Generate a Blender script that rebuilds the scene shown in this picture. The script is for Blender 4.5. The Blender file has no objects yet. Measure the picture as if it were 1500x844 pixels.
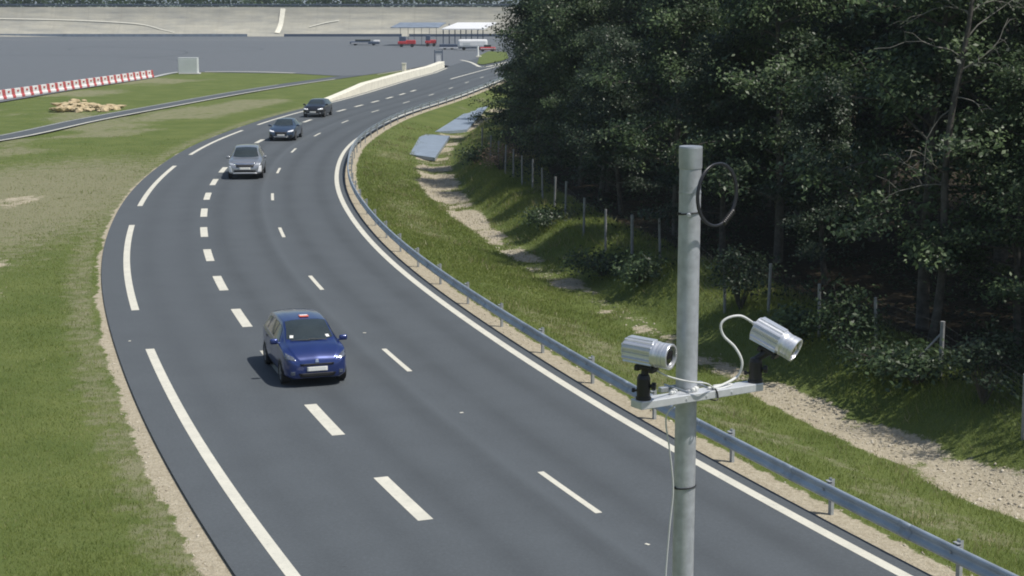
import bpy, bmesh, math, random
import numpy as np
from mathutils import Vector, Matrix
from mathutils.bvhtree import BVHTree

random.seed(7)
rng = np.random.default_rng(11)
SC = bpy.context.scene
COL = SC.collection
R = math.radians

# ------------------------------------------------------------------ camera, sky, sun, exposure
CAM_H, PITCH, FPX, IW, IH = 9.585, 0.17357, 2400.0, 1500.0, 844.0
cd = bpy.data.cameras.new('camera')
cam = bpy.data.objects.new('camera', cd)
COL.objects.link(cam)
cam.location = (0, 0, CAM_H)
cam.rotation_euler = (math.pi / 2 - PITCH, 0, 0)
cd.sensor_width = 36.0
cd.lens = 36.0 * FPX / IW
cd.clip_start = 0.1
cd.clip_end = 20000
SC.camera = cam

SUN_EL = R(61)
SUN_AZ = math.atan2(0.93, -0.36)          # compass-style: angle from +Y towards +X, of the direction TO the sun
world = bpy.data.worlds.new('World')
SC.world = world
world.use_nodes = True
wn = world.node_tree
bg = wn.nodes['Background']
sky = wn.nodes.new('ShaderNodeTexSky')
sky.sky_type = 'NISHITA'
sky.sun_disc = False
sky.sun_elevation = SUN_EL
sky.sun_rotation = SUN_AZ
sky.air_density = 1.2
sky.dust_density = 1.5
wn.links.new(sky.outputs[0], bg.inputs[0])
bg.inputs[1].default_value = 0.075
sl = bpy.data.lights.new('sun', 'SUN')
sl.energy = 3.6
sl.angle = R(0.53)
sl.color = (1.0, 0.955, 0.88)
sun = bpy.data.objects.new('sun', sl)
COL.objects.link(sun)
to_sun = Vector((math.sin(SUN_AZ) * math.cos(SUN_EL), math.cos(SUN_AZ) * math.cos(SUN_EL), math.sin(SUN_EL)))
sun.rotation_euler = to_sun.to_track_quat('Z', 'Y').to_euler()
sun.location = to_sun * 300
SC.view_settings.view_transform = 'Standard'
SC.view_settings.look = 'None'
SC.view_settings.exposure = 0.30
SC.view_settings.gamma = 1.0
SC.view_settings.use_curve_mapping = False
SC.render.engine = 'CYCLES'
SC.cycles.use_denoising = True
SC.cycles.filter_width = 1.9
SC.cycles.max_bounces = 6
SC.cycles.transparent_max_bounces = 6
SC.cycles.sample_clamp_indirect = 4.0

CP, SP = math.cos(PITCH), math.sin(PITCH)


def ray(px, py):
    x, y = px - IW / 2, py - IH / 2
    return Vector((x, FPX * CP - y * SP, -y * CP - FPX * SP))


def at(px, py, z=0.0):
    """the world point at height z seen where the photograph has (px, py)"""
    d = ray(px, py)
    t = (z - CAM_H) / d.z
    return Vector((d.x * t, d.y * t, z))


def dep(px, py, Y):
    d = ray(px, py)
    t = Y / d.y
    return Vector((d.x * t, Y, CAM_H + d.z * t))


# ------------------------------------------------------------------ helpers
def link_mesh(name, me, mats=None, parent=None, smooth=False):
    o = bpy.data.objects.new(name, me)
    COL.objects.link(o)
    for m in (mats if isinstance(mats, (list, tuple)) else [mats]):
        if m is not None:
            me.materials.append(m)
    if parent is not None:
        o.parent = parent
    if smooth:
        me.polygons.foreach_set('use_smooth', [True] * len(me.polygons))
    return o


def from_bm(name, bm, mats=None, parent=None, smooth=False):
    me = bpy.data.meshes.new(name)
    bmesh.ops.recalc_face_normals(bm, faces=bm.faces)
    bm.to_mesh(me)
    bm.free()
    return link_mesh(name, me, mats, parent, smooth)


def np_mesh(name, verts, faces):
    """verts (n,3), faces (m,k) arrays -> mesh"""
    verts = np.asarray(verts, dtype=np.float32)
    faces = np.asarray(faces, dtype=np.int32)
    me = bpy.data.meshes.new(name)
    k = faces.shape[1]
    me.vertices.add(len(verts))
    me.vertices.foreach_set('co', verts.ravel())
    me.loops.add(faces.size)
    me.loops.foreach_set('vertex_index', faces.ravel())
    me.polygons.add(len(faces))
    me.polygons.foreach_set('loop_start', np.arange(0, faces.size, k, dtype=np.int32))
    me.polygons.foreach_set('loop_total', np.full(len(faces), k, dtype=np.int32))
    me.update(calc_edges=True)
    return me


def tag(o, label=None, cat=None, group=None, kind=None):
    if label: o['label'] = label
    if cat: o['category'] = cat
    if group: o['group'] = group
    if kind: o['kind'] = kind
    return o


def thing(name, label, cat, loc=(0, 0, 0), rz=0.0, group=None):
    o = bpy.data.objects.new(name, None)
    o.empty_display_size = 0.2
    COL.objects.link(o)
    o.location = loc
    o.rotation_euler = (0, 0, rz)
    return tag(o, label, cat, group)


def copy_tree(o, parent=None):
    c = o.copy()
    COL.objects.link(c)
    if parent is not None:
        c.parent = parent
    for ch in list(o.children):
        copy_tree(ch, c)
    return c


def add_box(bm, c, s, rot=None, bevel=0.0, mi=0):
    r = bmesh.ops.create_cube(bm, size=1.0)
    vs = r['verts']
    bmesh.ops.scale(bm, verts=vs, vec=s)
    if bevel > 0:
        es = list({e for v in vs for e in v.link_edges})
        rb = bmesh.ops.bevel(bm, geom=es, offset=bevel, segments=2, affect='EDGES', profile=0.5)
        vs = list({v for f in rb['faces'] for v in f.verts} | {v for v in vs if v.is_valid})
    if rot is not None:
        bmesh.ops.rotate(bm, verts=vs, cent=(0, 0, 0), matrix=rot)
    bmesh.ops.translate(bm, verts=vs, vec=c)
    for f in {f for v in vs for f in v.link_faces}:
        f.material_index = mi
    return vs


def add_tube(bm, pts, rad, n=10, caps=True):
    """swept round tube along points; rad a number or one radius per point"""
    pts = [Vector(p) for p in pts]
    rads = rad if isinstance(rad, (list, tuple)) else [rad] * len(pts)
    rings = []
    prev = None
    for i, p in enumerate(pts):
        a = pts[max(i - 1, 0)]
        b = pts[min(i + 1, len(pts) - 1)]
        t = (b - a).normalized()
        if prev is None:
            u = t.orthogonal().normalized()
        else:
            u = (prev - t * prev.dot(t))
            u = u.normalized() if u.length > 1e-6 else t.orthogonal().normalized()
        prev = u
        w = t.cross(u)
        rings.append([bm.verts.new(p + (u * math.cos(2 * math.pi * k / n) + w * math.sin(2 * math.pi * k / n)) * rads[i]) for k in range(n)])
    for i in range(len(rings) - 1):
        for k in range(n):
            bm.faces.new((rings[i][k], rings[i][(k + 1) % n], rings[i + 1][(k + 1) % n], rings[i + 1][k]))
    if caps:
        bm.faces.new(rings[0][::-1])
        bm.faces.new(rings[-1])


def add_cyl(bm, a, b, r, n=20, r2=None):
    add_tube(bm, [a, b], [r, r if r2 is None else r2], n)


def add_lathe(bm, axis_o, axis_d, prof, n=28):
    """prof: list of (t along axis, radius)"""
    d = Vector(axis_d).normalized()
    u = d.orthogonal().normalized()
    w = d.cross(u)
    o = Vector(axis_o)
    rings = [[bm.verts.new(o + d * t + (u * math.cos(2 * math.pi * k / n) + w * math.sin(2 * math.pi * k / n)) * r) for k in range(n)] for t, r in prof]
    for i in range(len(rings) - 1):
        for k in range(n):
            bm.faces.new((rings[i][k], rings[i][(k + 1) % n], rings[i + 1][(k + 1) % n], rings[i + 1][k]))
    bm.faces.new(rings[0][::-1])
    bm.faces.new(rings[-1])


def smooth_path(pts, sub=8):
    pts = [Vector(p) for p in pts]
    out = []
    for i in range(len(pts) - 1):
        p0, p1, p2, p3 = pts[max(i - 1, 0)], pts[i], pts[i + 1], pts[min(i + 2, len(pts) - 1)]
        for k in range(sub):
            t = k / sub
            out.append(0.5 * ((2 * p1) + (p2 - p0) * t + (2 * p0 - 5 * p1 + 4 * p2 - p3) * t * t + (3 * p1 - p0 - 3 * p2 + p3) * t ** 3))
    out.append(pts[-1])
    return out


# value noise (numpy), shared by the ground mask and the grass
def vnoise(x, y, seed=0):
    xi, yi = np.floor(x).astype(np.int64), np.floor(y).astype(np.int64)
    xf, yf = x - xi, y - yi
    xf = xf * xf * (3 - 2 * xf)
    yf = yf * yf * (3 - 2 * yf)

    def h(a, b):
        n = (a * 374761393 + b * 668265263 + seed * 1442695041) & 0xFFFFFFFF
        n = ((n ^ (n >> 13)) * 1274126177) & 0xFFFFFFFF
        return ((n ^ (n >> 16)) & 0xFFFF) / 65535.0
    return (h(xi, yi) * (1 - xf) + h(xi + 1, yi) * xf) * (1 - yf) + (h(xi, yi + 1) * (1 - xf) + h(xi + 1, yi + 1) * xf) * yf


def fbm(x, y, seed=0, octv=4):
    a, s, t = 1.0, 0.0, 0.0
    for k in range(octv):
        s = s + a * vnoise(x * 2 ** k + 17.3 * k, y * 2 ** k - 9.1 * k, seed + k)
        t += a
        a *= 0.5
    return s / t


def sstep(a, b, x):
    t = np.clip((x - a) / (b - a), 0, 1)
    return t * t * (3 - 2 * t)


# ------------------------------------------------------------------ materials
def mat_new(name):
    m = bpy.data.materials.new(name)
    m.use_nodes = True
    nt = m.node_tree
    return m, nt, nt.nodes['Principled BSDF']


def mat(name, col, rough=0.6, metal=0.0, var=0.12, scale=8.0, bump=0.0, coat=0.0, spec=0.5, bscale=None, coords='Object'):
    """principled with noise-driven colour variation and optional bump"""
    m, nt, b = mat_new(name)
    tc = nt.nodes.new('ShaderNodeTexCoord')
    no = nt.nodes.new('ShaderNodeTexNoise')
    no.inputs['Scale'].default_value = scale
    no.inputs['Detail'].default_value = 6
    nt.links.new(tc.outputs[coords], no.inputs['Vector'])
    cr = nt.nodes.new('ShaderNodeValToRGB')
    cr.color_ramp.elements[0].position = 0.3
    cr.color_ramp.elements[1].position = 0.7
    cr.color_ramp.elements[0].color = tuple(c * (1 - var) for c in col) + (1,)
    cr.color_ramp.elements[1].color = tuple(min(1, c * (1 + var)) for c in col) + (1,)
    nt.links.new(no.outputs['Fac'], cr.inputs['Fac'])
    nt.links.new(cr.outputs['Color'], b.inputs['Base Color'])
    b.inputs['Roughness'].default_value = rough
    b.inputs['Metallic'].default_value = metal
    b.inputs['Specular IOR Level'].default_value = spec
    b.inputs['Coat Weight'].default_value = coat
    b.inputs['Coat Roughness'].default_value = 0.06
    if bump > 0:
        n2 = nt.nodes.new('ShaderNodeTexNoise')
        n2.inputs['Scale'].default_value = bscale or scale * 4
        n2.inputs['Detail'].default_value = 4
        nt.links.new(tc.outputs[coords], n2.inputs['Vector'])
        bp = nt.nodes.new('ShaderNodeBump')
        bp.inputs['Strength'].default_value = bump
        bp.inputs['Distance'].default_value = 0.02
        nt.links.new(n2.outputs['Fac'], bp.inputs['Height'])
        nt.links.new(bp.outputs['Normal'], b.inputs['Normal'])
    return m


def mixnode(nt, fac, a, bcol):
    mx = nt.nodes.new('ShaderNodeMix')
    mx.data_type = 'RGBA'
    if hasattr(fac, 'is_output'):
        nt.links.new(fac, mx.inputs[0])
    else:
        mx.inputs[0].default_value = fac
    for sock, v in ((mx.inputs[6], a), (mx.inputs[7], bcol)):
        if hasattr(v, 'is_output'):
            nt.links.new(v, sock)
        else:
            sock.default_value = tuple(v) + (1,)
    return mx.outputs[2]


def noise(nt, vec, scale, detail=5, rough=0.6):
    n = nt.nodes.new('ShaderNodeTexNoise')
    n.inputs['Scale'].default_value = scale
    n.inputs['Detail'].default_value = detail
    n.inputs['Roughness'].default_value = rough
    if vec is not None:
        nt.links.new(vec, n.inputs['Vector'])
    return n.outputs['Fac']


def ramp(nt, fac, stops):
    r = nt.nodes.new('ShaderNodeValToRGB')
    el = r.color_ramp.elements
    while len(el) < len(stops):
        el.new(0.5)
    for e, (p, c) in zip(el, stops):
        e.position = p
        e.color = (c, c, c, 1) if not isinstance(c, tuple) else c + (1,)
    nt.links.new(fac, r.inputs['Fac'])
    return r.outputs['Color']


def math_node(nt, op, a, b=None):
    n = nt.nodes.new('ShaderNodeMath')
    n.operation = op
    for i, v in enumerate((a, b)):
        if v is None: continue
        if hasattr(v, 'is_output'): nt.links.new(v, n.inputs[i])
        else: n.inputs[i].default_value = v
    return n.outputs[0]


def attr(nt, name):
    n = nt.nodes.new('ShaderNodeAttribute')
    n.attribute_name = name
    return n.outputs['Fac']


GRASS_A, GRASS_B, GRASS_DRY = (0.098, 0.132, 0.034), (0.150, 0.178, 0.055), (0.245, 0.235, 0.150)
SAND_A, SAND_B = (0.33, 0.285, 0.205), (0.50, 0.45, 0.345)


def ground_material():
    m, nt, b = mat_new('ground_cover')
    tc = nt.nodes.new('ShaderNodeTexCoord')
    v = tc.outputs['Object']
    g = mixnode(nt, ramp(nt, noise(nt, v, 0.35, 6), [(0.35, 0.0), (0.65, 1.0)]), GRASS_A, GRASS_B)
    g = mixnode(nt, ramp(nt, noise(nt, v, 3.0, 6, 0.7), [(0.35, 0.0), (0.75, 0.7)]), g, (0.100, 0.140, 0.040))
    fine = noise(nt, v, 14.0, 4, 0.7)
    # dry straw: attribute plus noise
    dry = math_node(nt, 'ADD', attr(nt, 'dry'), math_node(nt, 'MULTIPLY', math_node(nt, 'SUBTRACT', noise(nt, v, 1.6, 7, 0.78), 0.5), 1.5))
    drym = ramp(nt, dry, [(0.42, 0.0), (0.72, 0.85)])
    g = mixnode(nt, drym, g, GRASS_DRY)
    # sand / gravel
    s_col = mixnode(nt, ramp(nt, noise(nt, v, 9.0, 6, 0.8), [(0.36, 0.0), (0.62, 1.0)]), SAND_A, SAND_B)
    s_col = mixnode(nt, ramp(nt, noise(nt, v, 26.0, 3, 0.7), [(0.60, 0.0), (0.72, 0.55)]), s_col, (0.14, 0.12, 0.085))
    sand = math_node(nt, 'ADD', attr(nt, 'sand'), math_node(nt, 'MULTIPLY', math_node(nt, 'SUBTRACT', noise(nt, v, 1.9, 8, 0.78), 0.5), 1.5))
    sm = ramp(nt, sand, [(0.44, 0.0), (0.58, 1.0)])
    c = mixnode(nt, sm, g, s_col)
    # leaf litter of the wood floor
    lit = mixnode(nt, ramp(nt, noise(nt, v, 6.0, 6, 0.7), [(0.4, 0.0), (0.7, 1.0)]), (0.028, 0.022, 0.014), (0.075, 0.06, 0.038))
    lm = math_node(nt, 'ADD', attr(nt, 'litter'), math_node(nt, 'MULTIPLY', math_node(nt, 'SUBTRACT', noise(nt, v, 1.2, 5), 0.5), 0.9))
    c = mixnode(nt, ramp(nt, lm, [(0.4, 0.0), (0.6, 1.0)]), c, lit)
    nt.links.new(c, b.inputs['Base Color'])
    b.inputs['Roughness'].default_value = 0.95
    b.inputs['Specular IOR Level'].default_value = 0.15
    bp = nt.nodes.new('ShaderNodeBump')
    bp.inputs['Strength'].default_value = 0.9
    bp.inputs['Distance'].default_value = 0.07
    nt.links.new(fine, bp.inputs['Height'])
    nt.links.new(bp.outputs['Normal'], b.inputs['Normal'])
    return m


def asphalt_material(name, base, vary=0.08):
    m, nt, b = mat_new(name)
    tc = nt.nodes.new('ShaderNodeTexCoord')
    v = tc.outputs['Object']
    dark = tuple(c * (1 - vary) for c in base)
    light = tuple(c * (1 + vary) for c in base)
    c = mixnode(nt, ramp(nt, noise(nt, v, 0.55, 8, 0.7), [(0.3, 0.0), (0.7, 1.0)]), dark, light)
    c = mixnode(nt, ramp(nt, noise(nt, v, 13.0, 6, 0.85), [(0.46, 0.0), (0.72, 0.55)]), c, tuple(x * 1.7 for x in base))
    c = mixnode(nt, ramp(nt, noise(nt, v, 1.3, 7, 0.75), [(0.62, 0.0), (0.8, 0.4)]), c, tuple(x * 1.35 for x in base))
    # worn wheel tracks, carried by an attribute of the sheet
    c = mixnode(nt, math_node(nt, 'MULTIPLY', attr(nt, 'track'), math_node(nt, 'MULTIPLY', noise(nt, v, 0.5, 5), 0.8)), c, tuple(x * 0.60 for x in base))
    c = mixnode(nt, ramp(nt, noise(nt, v, 3.7, 3, 0.5), [(0.72, 0.0), (0.80, 0.5)]), c, tuple(x * 0.55 for x in base))
    # paver joint between lanes
    c = mixnode(nt, math_node(nt, 'MULTIPLY', attr(nt, 'joint'), 0.55), c, tuple(x * 1.5 for x in base))
    nt.links.new(c, b.inputs['Base Color'])
    b.inputs['Roughness'].default_value = 0.82
    b.inputs['Specular IOR Level'].default_value = 0.35
    bp = nt.nodes.new('ShaderNodeBump')
    bp.inputs['Strength'].default_value = 0.35
    bp.inputs['Distance'].default_value = 0.01
    nt.links.new(noise(nt, v, 60.0, 3, 0.7), bp.inputs['Height'])
    nt.links.new(bp.outputs['Normal'], b.inputs['Normal'])
    return m


def leaf_material(name, a, bcol, trans=0.35):
    m, nt, b = mat_new(name)
    c = mixnode(nt, attr(nt, 'var'), a, bcol)
    nt.links.new(c, b.inputs['Base Color'])
    b.inputs['Roughness'].default_value = 0.45
    b.inputs['Specular IOR Level'].default_value = 0.4
    tr = nt.nodes.new('ShaderNodeBsdfTranslucent')
    nt.links.new(c, tr.inputs['Color'])
    ms = nt.nodes.new('ShaderNodeMixShader')
    ms.inputs[0].default_value = trans
    nt.links.new(b.outputs[0], ms.inputs[1])
    nt.links.new(tr.outputs[0], ms.inputs[2])
    nt.links.new(ms.outputs[0], nt.nodes['Material Output'].inputs['Surface'])
    return m


M = {}
M['ground'] = ground_material()
M['asphalt'] = asphalt_material('road_asphalt', (0.078, 0.089, 0.099))
M['asphalt_old'] = asphalt_material('plateau_asphalt', (0.112, 0.123, 0.135), 0.10)
def paint_mat():
    m, nt, b = mat_new('road_paint')
    v = nt.nodes.new('ShaderNodeTexCoord').outputs['Object']
    c = mixnode(nt, ramp(nt, noise(nt, v, 1.7, 6, 0.7), [(0.3, 0.0), (0.7, 1.0)]), (0.53, 0.52, 0.45), (0.66, 0.64, 0.55))
    c = mixnode(nt, ramp(nt, noise(nt, v, 9.0, 8, 0.85), [(0.55, 0.0), (0.66, 0.75)]), c, (0.30, 0.30, 0.28))
    nt.links.new(c, b.inputs['Base Color'])
    b.inputs['Roughness'].default_value = 0.75
    return m


M['paint'] = paint_mat()
M['paint_dim'] = mat('faded_paint', (0.42, 0.43, 0.41), 0.8, var=0.2, scale=1.5)
M['galv'] = mat('galvanised_steel', (0.44, 0.47, 0.50), 0.48, metal=0.65, var=0.16, scale=14, bump=0.05)
M['rail'] = mat('rail_zinc', (0.37, 0.43, 0.50), 0.5, metal=0.45, var=0.20, scale=1.6)
M['postzinc'] = mat('post_zinc', (0.40, 0.42, 0.44), 0.6, metal=0.4, var=0.15, scale=9)
M['pole'] = mat('pole_zinc', (0.46, 0.485, 0.52), 0.5, metal=0.4, var=0.15, scale=18, bump=0.06)
M['alu'] = mat('silver_paint', (0.70, 0.72, 0.76), 0.30, metal=0.65, var=0.05, scale=30)
M['alu_bar'] = mat('bar_aluminium', (0.62, 0.64, 0.66), 0.45, metal=0.4, var=0.08, scale=20)
M['black'] = mat('black_plastic', (0.018, 0.018, 0.02), 0.45, var=0.2)
M['rubber'] = mat('tyre_rubber', (0.016, 0.016, 0.017), 0.8, var=0.2)
M['cable_w'] = mat('pale_cable', (0.62, 0.63, 0.62), 0.5, var=0.06)
M['cable_g'] = mat('grey_cable', (0.018, 0.020, 0.026), 0.35, var=0.1)
M['lens'] = mat('lens_glass', (0.012, 0.014, 0.018), 0.05, var=0.1, coat=1.0)
M['chrome'] = mat('chrome', (0.75, 0.76, 0.78), 0.15, metal=1.0, var=0.03)
M['glass'] = mat('car_glass', (0.030, 0.040, 0.042), 0.06, var=0.15, coat=0.6, scale=2.0)
M['lamp'] = mat('headlight_glass', (0.55, 0.58, 0.62), 0.12, metal=0.35, var=0.25, scale=14, coat=1.0)
M['lampd'] = mat('smoked_headlight', (0.16, 0.18, 0.22), 0.10, metal=0.5, var=0.5, scale=22, coat=1.0)
M['drl'] = mat('lamp_white', (0.85, 0.87, 0.9), 0.25, var=0.03, coat=0.6)
M['plate'] = mat('plate_white', (0.80, 0.80, 0.76), 0.4, var=0.03)
M['rim'] = mat('rim_alloy', (0.35, 0.36, 0.38), 0.35, metal=0.8, var=0.05)
M['red'] = mat('red_plastic', (0.47, 0.085, 0.085), 0.5, var=0.12, scale=2)
M['orange'] = mat('orange_red_plate', (0.72, 0.14, 0.08), 0.5, var=0.08)
M['redcar'] = mat('red_paint', (0.50, 0.035, 0.04), 0.35, var=0.1, coat=0.5)
M['white'] = mat('white_plastic', (0.74, 0.73, 0.72), 0.5, var=0.08, scale=2)
M['whitep'] = mat('white_paint', (0.80, 0.80, 0.80), 0.4, var=0.05, scale=1)
M['cream'] = mat('cream_concrete', (0.74, 0.71, 0.60), 0.85, var=0.10, scale=1.2, bump=0.1)
M['greybox'] = mat('grey_cabinet', (0.60, 0.63, 0.63), 0.6, var=0.04, scale=1)
M['slab'] = mat('sky_tinted_slab', (0.25, 0.30, 0.37), 0.40, var=0.16, scale=0.9, bump=0.05)  # blue of the reflected sky put into the slab's base colour
M['bark'] = mat('bark', (0.085, 0.078, 0.068), 0.9, var=0.4, scale=6, bump=0.6, bscale=18)
M['paletwig'] = mat('pale_twig', (0.17, 0.165, 0.145), 0.85, var=0.3, scale=5, bump=0.3)
M['blond'] = mat('blond_stone', (0.45, 0.36, 0.22), 0.9, var=0.3, scale=1.6, bump=0.4)
M['dkblue'] = mat('dark_blue_sheet', (0.06, 0.085, 0.14), 0.5, var=0.15)
M['bluegrey'] = mat('blue_grey_sheet', (0.20, 0.24, 0.30), 0.5, var=0.25, scale=0.8)
M['wire'] = mat('fence_wire', (0.09, 0.095, 0.10), 0.7, metal=0.0, var=0.1)
M['woodpost'] = mat('grey_post', (0.25, 0.255, 0.258), 0.8, var=0.2, scale=5)


def bank_material():
    m, nt, b = mat_new('banking_concrete')
    tc = nt.nodes.new('ShaderNodeTexCoord')
    v = tc.outputs['Object']
    mp = nt.nodes.new('ShaderNodeMapping')
    mp.inputs['Scale'].default_value = (0.10, 0.1, 0.8)
    nt.links.new(v, mp.inputs['Vector'])
    c = mixnode(nt, ramp(nt, noise(nt, mp.outputs[0], 1.0, 7, 0.7), [(0.33, 0.0), (0.68, 1.0)]), (0.25, 0.25, 0.23), (0.44, 0.42, 0.345))
    mp2 = nt.nodes.new('ShaderNodeMapping')
    mp2.inputs['Scale'].default_value = (0.6, 0.1, 0.03)
    nt.links.new(v, mp2.inputs['Vector'])
    c = mixnode(nt, ramp(nt, noise(nt, mp2.outputs[0], 1.0, 5, 0.8), [(0.45, 0.0), (0.75, 0.5)]), c, (0.28, 0.265, 0.215))
    # slab joints, one every few metres
    sx = nt.nodes.new('ShaderNodeSeparateXYZ')
    nt.links.new(v, sx.inputs[0])
    fr = math_node(nt, 'FRACT', math_node(nt, 'DIVIDE', sx.outputs[0], 9.0))
    j = ramp(nt, fr, [(0.0, 1.0), (0.05, 0.0)])
    c = mixnode(nt, math_node(nt, 'MULTIPLY', j, 0.25), c, (0.20, 0.19, 0.16))
    fz = math_node(nt, 'FRACT', math_node(nt, 'DIVIDE', sx.outputs[2], 1.45))
    jz = ramp(nt, fz, [(0.0, 1.0), (0.1, 0.0)])
    c = mixnode(nt, math_node(nt, 'MULTIPLY', jz, 0.18), c, (0.22, 0.21, 0.18))
    nt.links.new(c, b.inputs['Base Color'])
    b.inputs['Roughness'].default_value = 0.9
    return m


M['bank'] = bank_material()
M['leaf1'] = leaf_material('leaf_oak', (0.020, 0.038, 0.021), (0.112, 0.168, 0.070))  # dark tone stands for shaded clumps, pale tone for lit ones, at random
M['leaf2'] = leaf_material('leaf_hornbeam', (0.021, 0.042, 0.023), (0.145, 0.210, 0.088))
M['leaf3'] = leaf_material('leaf_dull', (0.017, 0.032, 0.021), (0.095, 0.138, 0.075))
M['leaf_dry'] = leaf_material('leaf_dry', (0.20, 0.13, 0.08), (0.42, 0.31, 0.22))
M['blade'] = leaf_material('grass_blade', (0.150, 0.202, 0.042), (0.300, 0.340, 0.098), 0.5)
M['straw'] = leaf_material('straw_blade', (0.24, 0.22, 0.11), (0.42, 0.37, 0.21), 0.25)

# ------------------------------------------------------------------ the road's reference line (left lane-dash row), in metres
REF = [(-2.2, 30.8), (-4.5, 36.9), (-8.4, 49.4), (-10.2, 55.8), (-11.8, 62.2), (-13.1, 68.7), (-14.3, 75.1), (-15.3, 81.5), (-16.2, 88.3),
       (-17.3, 102.0), (-17.6, 109.0), (-17.6, 115.5), (-16.7, 133.2), (-15.3, 145.8), (-14.3, 151.4), (-13.4, 157.2), (-12.5, 163.5), (-11.6, 169.9),
       (-10.8, 176.9), (-9.95, 184.3), (-9.15, 191.5), (-8.4, 198.4), (-7.6, 205.5), (-1.0, 254.0), (7.0, 300.0), (14.5, 340.0)]


def build_ref():
    p = [np.array(q) for q in REF]
    # nearer than the frame: keep the bend's radius
    d = (p[0] - p[1]) / np.linalg.norm(p[0] - p[1])
    near = []
    q = p[0].copy()
    ang = math.atan2(d[1], d[0])
    for k in range(16):
        ang += 4.0 / 290.0
        q = q + 4.0 * np.array([math.cos(ang), math.sin(ang)])
        near.append(q.copy())
    p = np.array(near[::-1] + p)
    seg = np.linalg.norm(np.diff(p, axis=0), axis=1)
    s = np.concatenate([[0], np.cumsum(seg)])
    ss = np.arange(0, s[-1], 1.0)
    xy = np.stack([np.interp(ss, s, p[:, 0]), np.interp(ss, s, p[:, 1])], 1)
    k = np.exp(-0.5 * (np.arange(-18, 19) / 6.0) ** 2)
    k /= k.sum()
    pad = 18
    ext = np.vstack([xy[0] + (xy[0] - xy[1]) * np.arange(pad, 0, -1)[:, None], xy, xy[-1] + (xy[-1] - xy[-2]) * np.arange(1, pad + 1)[:, None]])
    xy = np.stack([np.convolve(ext[:, i], k, 'valid') for i in (0, 1)], 1)
    seg = np.linalg.norm(np.diff(xy, axis=0), axis=1)
    s = np.concatenate([[0], np.cumsum(seg)])
    t = np.gradient(xy, axis=0)
    t /= np.linalg.norm(t, axis=1)[:, None]
    n = np.stack([-t[:, 1], t[:, 0]], 1)      # to the left of travel away from the camera
    return s, xy, n


RS, RXY, RN = build_ref()


def road_pt(s, o, z=0.0):
    x = np.interp(s, RS, RXY[:, 0])
    y = np.interp(s, RS, RXY[:, 1])
    nx = np.interp(s, RS, RN[:, 0])
    ny = np.interp(s, RS, RN[:, 1])
    return Vector((x + nx * o, y + ny * o, z))


def road_so(X, Y):
    """arc position and signed offset (left positive) for arrays of points"""
    X = np.atleast_1d(np.asarray(X, float))
    Y = np.atleast_1d(np.asarray(Y, float))
    S = np.empty_like(X)
    O = np.empty_like(X)
    tx, ty = RN[:, 1], -RN[:, 0]
    for a in range(0, len(X), 20000):
        x, y = X[a:a + 20000], Y[a:a + 20000]
        d2 = (x[:, None] - RXY[None, :, 0]) ** 2 + (y[:, None] - RXY[None, :, 1]) ** 2
        i = d2.argmin(1)
        dx, dy = x - RXY[i, 0], y - RXY[i, 1]
        S[a:a + 20000] = RS[i] + dx * tx[i] + dy * ty[i]
        o = dx * RN[i, 0] + dy * RN[i, 1]
        dist = np.sqrt(d2[np.arange(len(i)), i])
        inner = (i > 0) & (i < len(RXY) - 1)
        O[a:a + 20000] = np.where(inner, np.sign(o) * dist, o)
    return S, O


def heading(s):
    a, b = road_pt(s - 1, 0), road_pt(s + 1, 0)
    return math.atan2(b.y - a.y, b.x - a.x)


def s_of(px, py, z=0.0):
    p = at(px, py, z)
    return float(road_so([p.x], [p.y])[0][0])


H_O = [-400, -40, -19, -16.0, -14.9, -13.5, -12.2, -10.5, -8.6, -7.7, -6.0, 500]
H_Z = [0.9, 0.7, 0.5, 0.38, 0.22, -0.72, -0.80, -0.52, -0.14, -0.07, -0.06, -0.06]


def terrain_so(X, Y, S, O):
    X = np.asarray(X, float)
    Y = np.asarray(Y, float)
    h = np.interp(O, H_O, H_Z)
    fade = 1 - sstep(205, 245, S)
    h = -0.06 + (h + 0.06) * fade
    bump = (fbm(X * 0.22, Y * 0.22, 3) - 0.5) * 0.30 * sstep(-16.5, -15.0, -np.abs(O + 12) - 0) * 0
    h = h + bump
    rough = (fbm(X * 0.35, Y * 0.35, 5) - 0.5) * 0.24
    m = sstep(-8.2, -10.5, O) * fade                       # right-hand slope, ditch and bank
    h = h + rough * m
    # left verge: sinks a little in places, never rises over the sheets
    ml = sstep(4.6, 8.0, O)
    h = h - ml * 0.10 * fbm(X * 0.12, Y * 0.12, 9) * fade
    return h


def terrain(x, y):
    S, O = road_so([x], [y])
    return float(terrain_so([x], [y], S, O)[0])


def at_ground(px, py):
    z = 0.0
    for _ in range(25):
        p = at(px, py, z)
        z += 0.6 * (terrain(p.x, p.y) - z)
    return at(px, py, z)


# ------------------------------------------------------------------ ground sheet
def spaced(lo, hi, segs):
    """segs: list of (limit, step) outwards both ways"""
    out = []
    for a, b, st in segs:
        out.append(np.arange(a, b, st))
    out = np.concatenate(out)
    left = lo - np.geomspace(2, 6000, 26)[::-1]
    right = hi + np.geomspace(2, 6000, 26)
    return np.concatenate([left, out, right])


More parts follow.
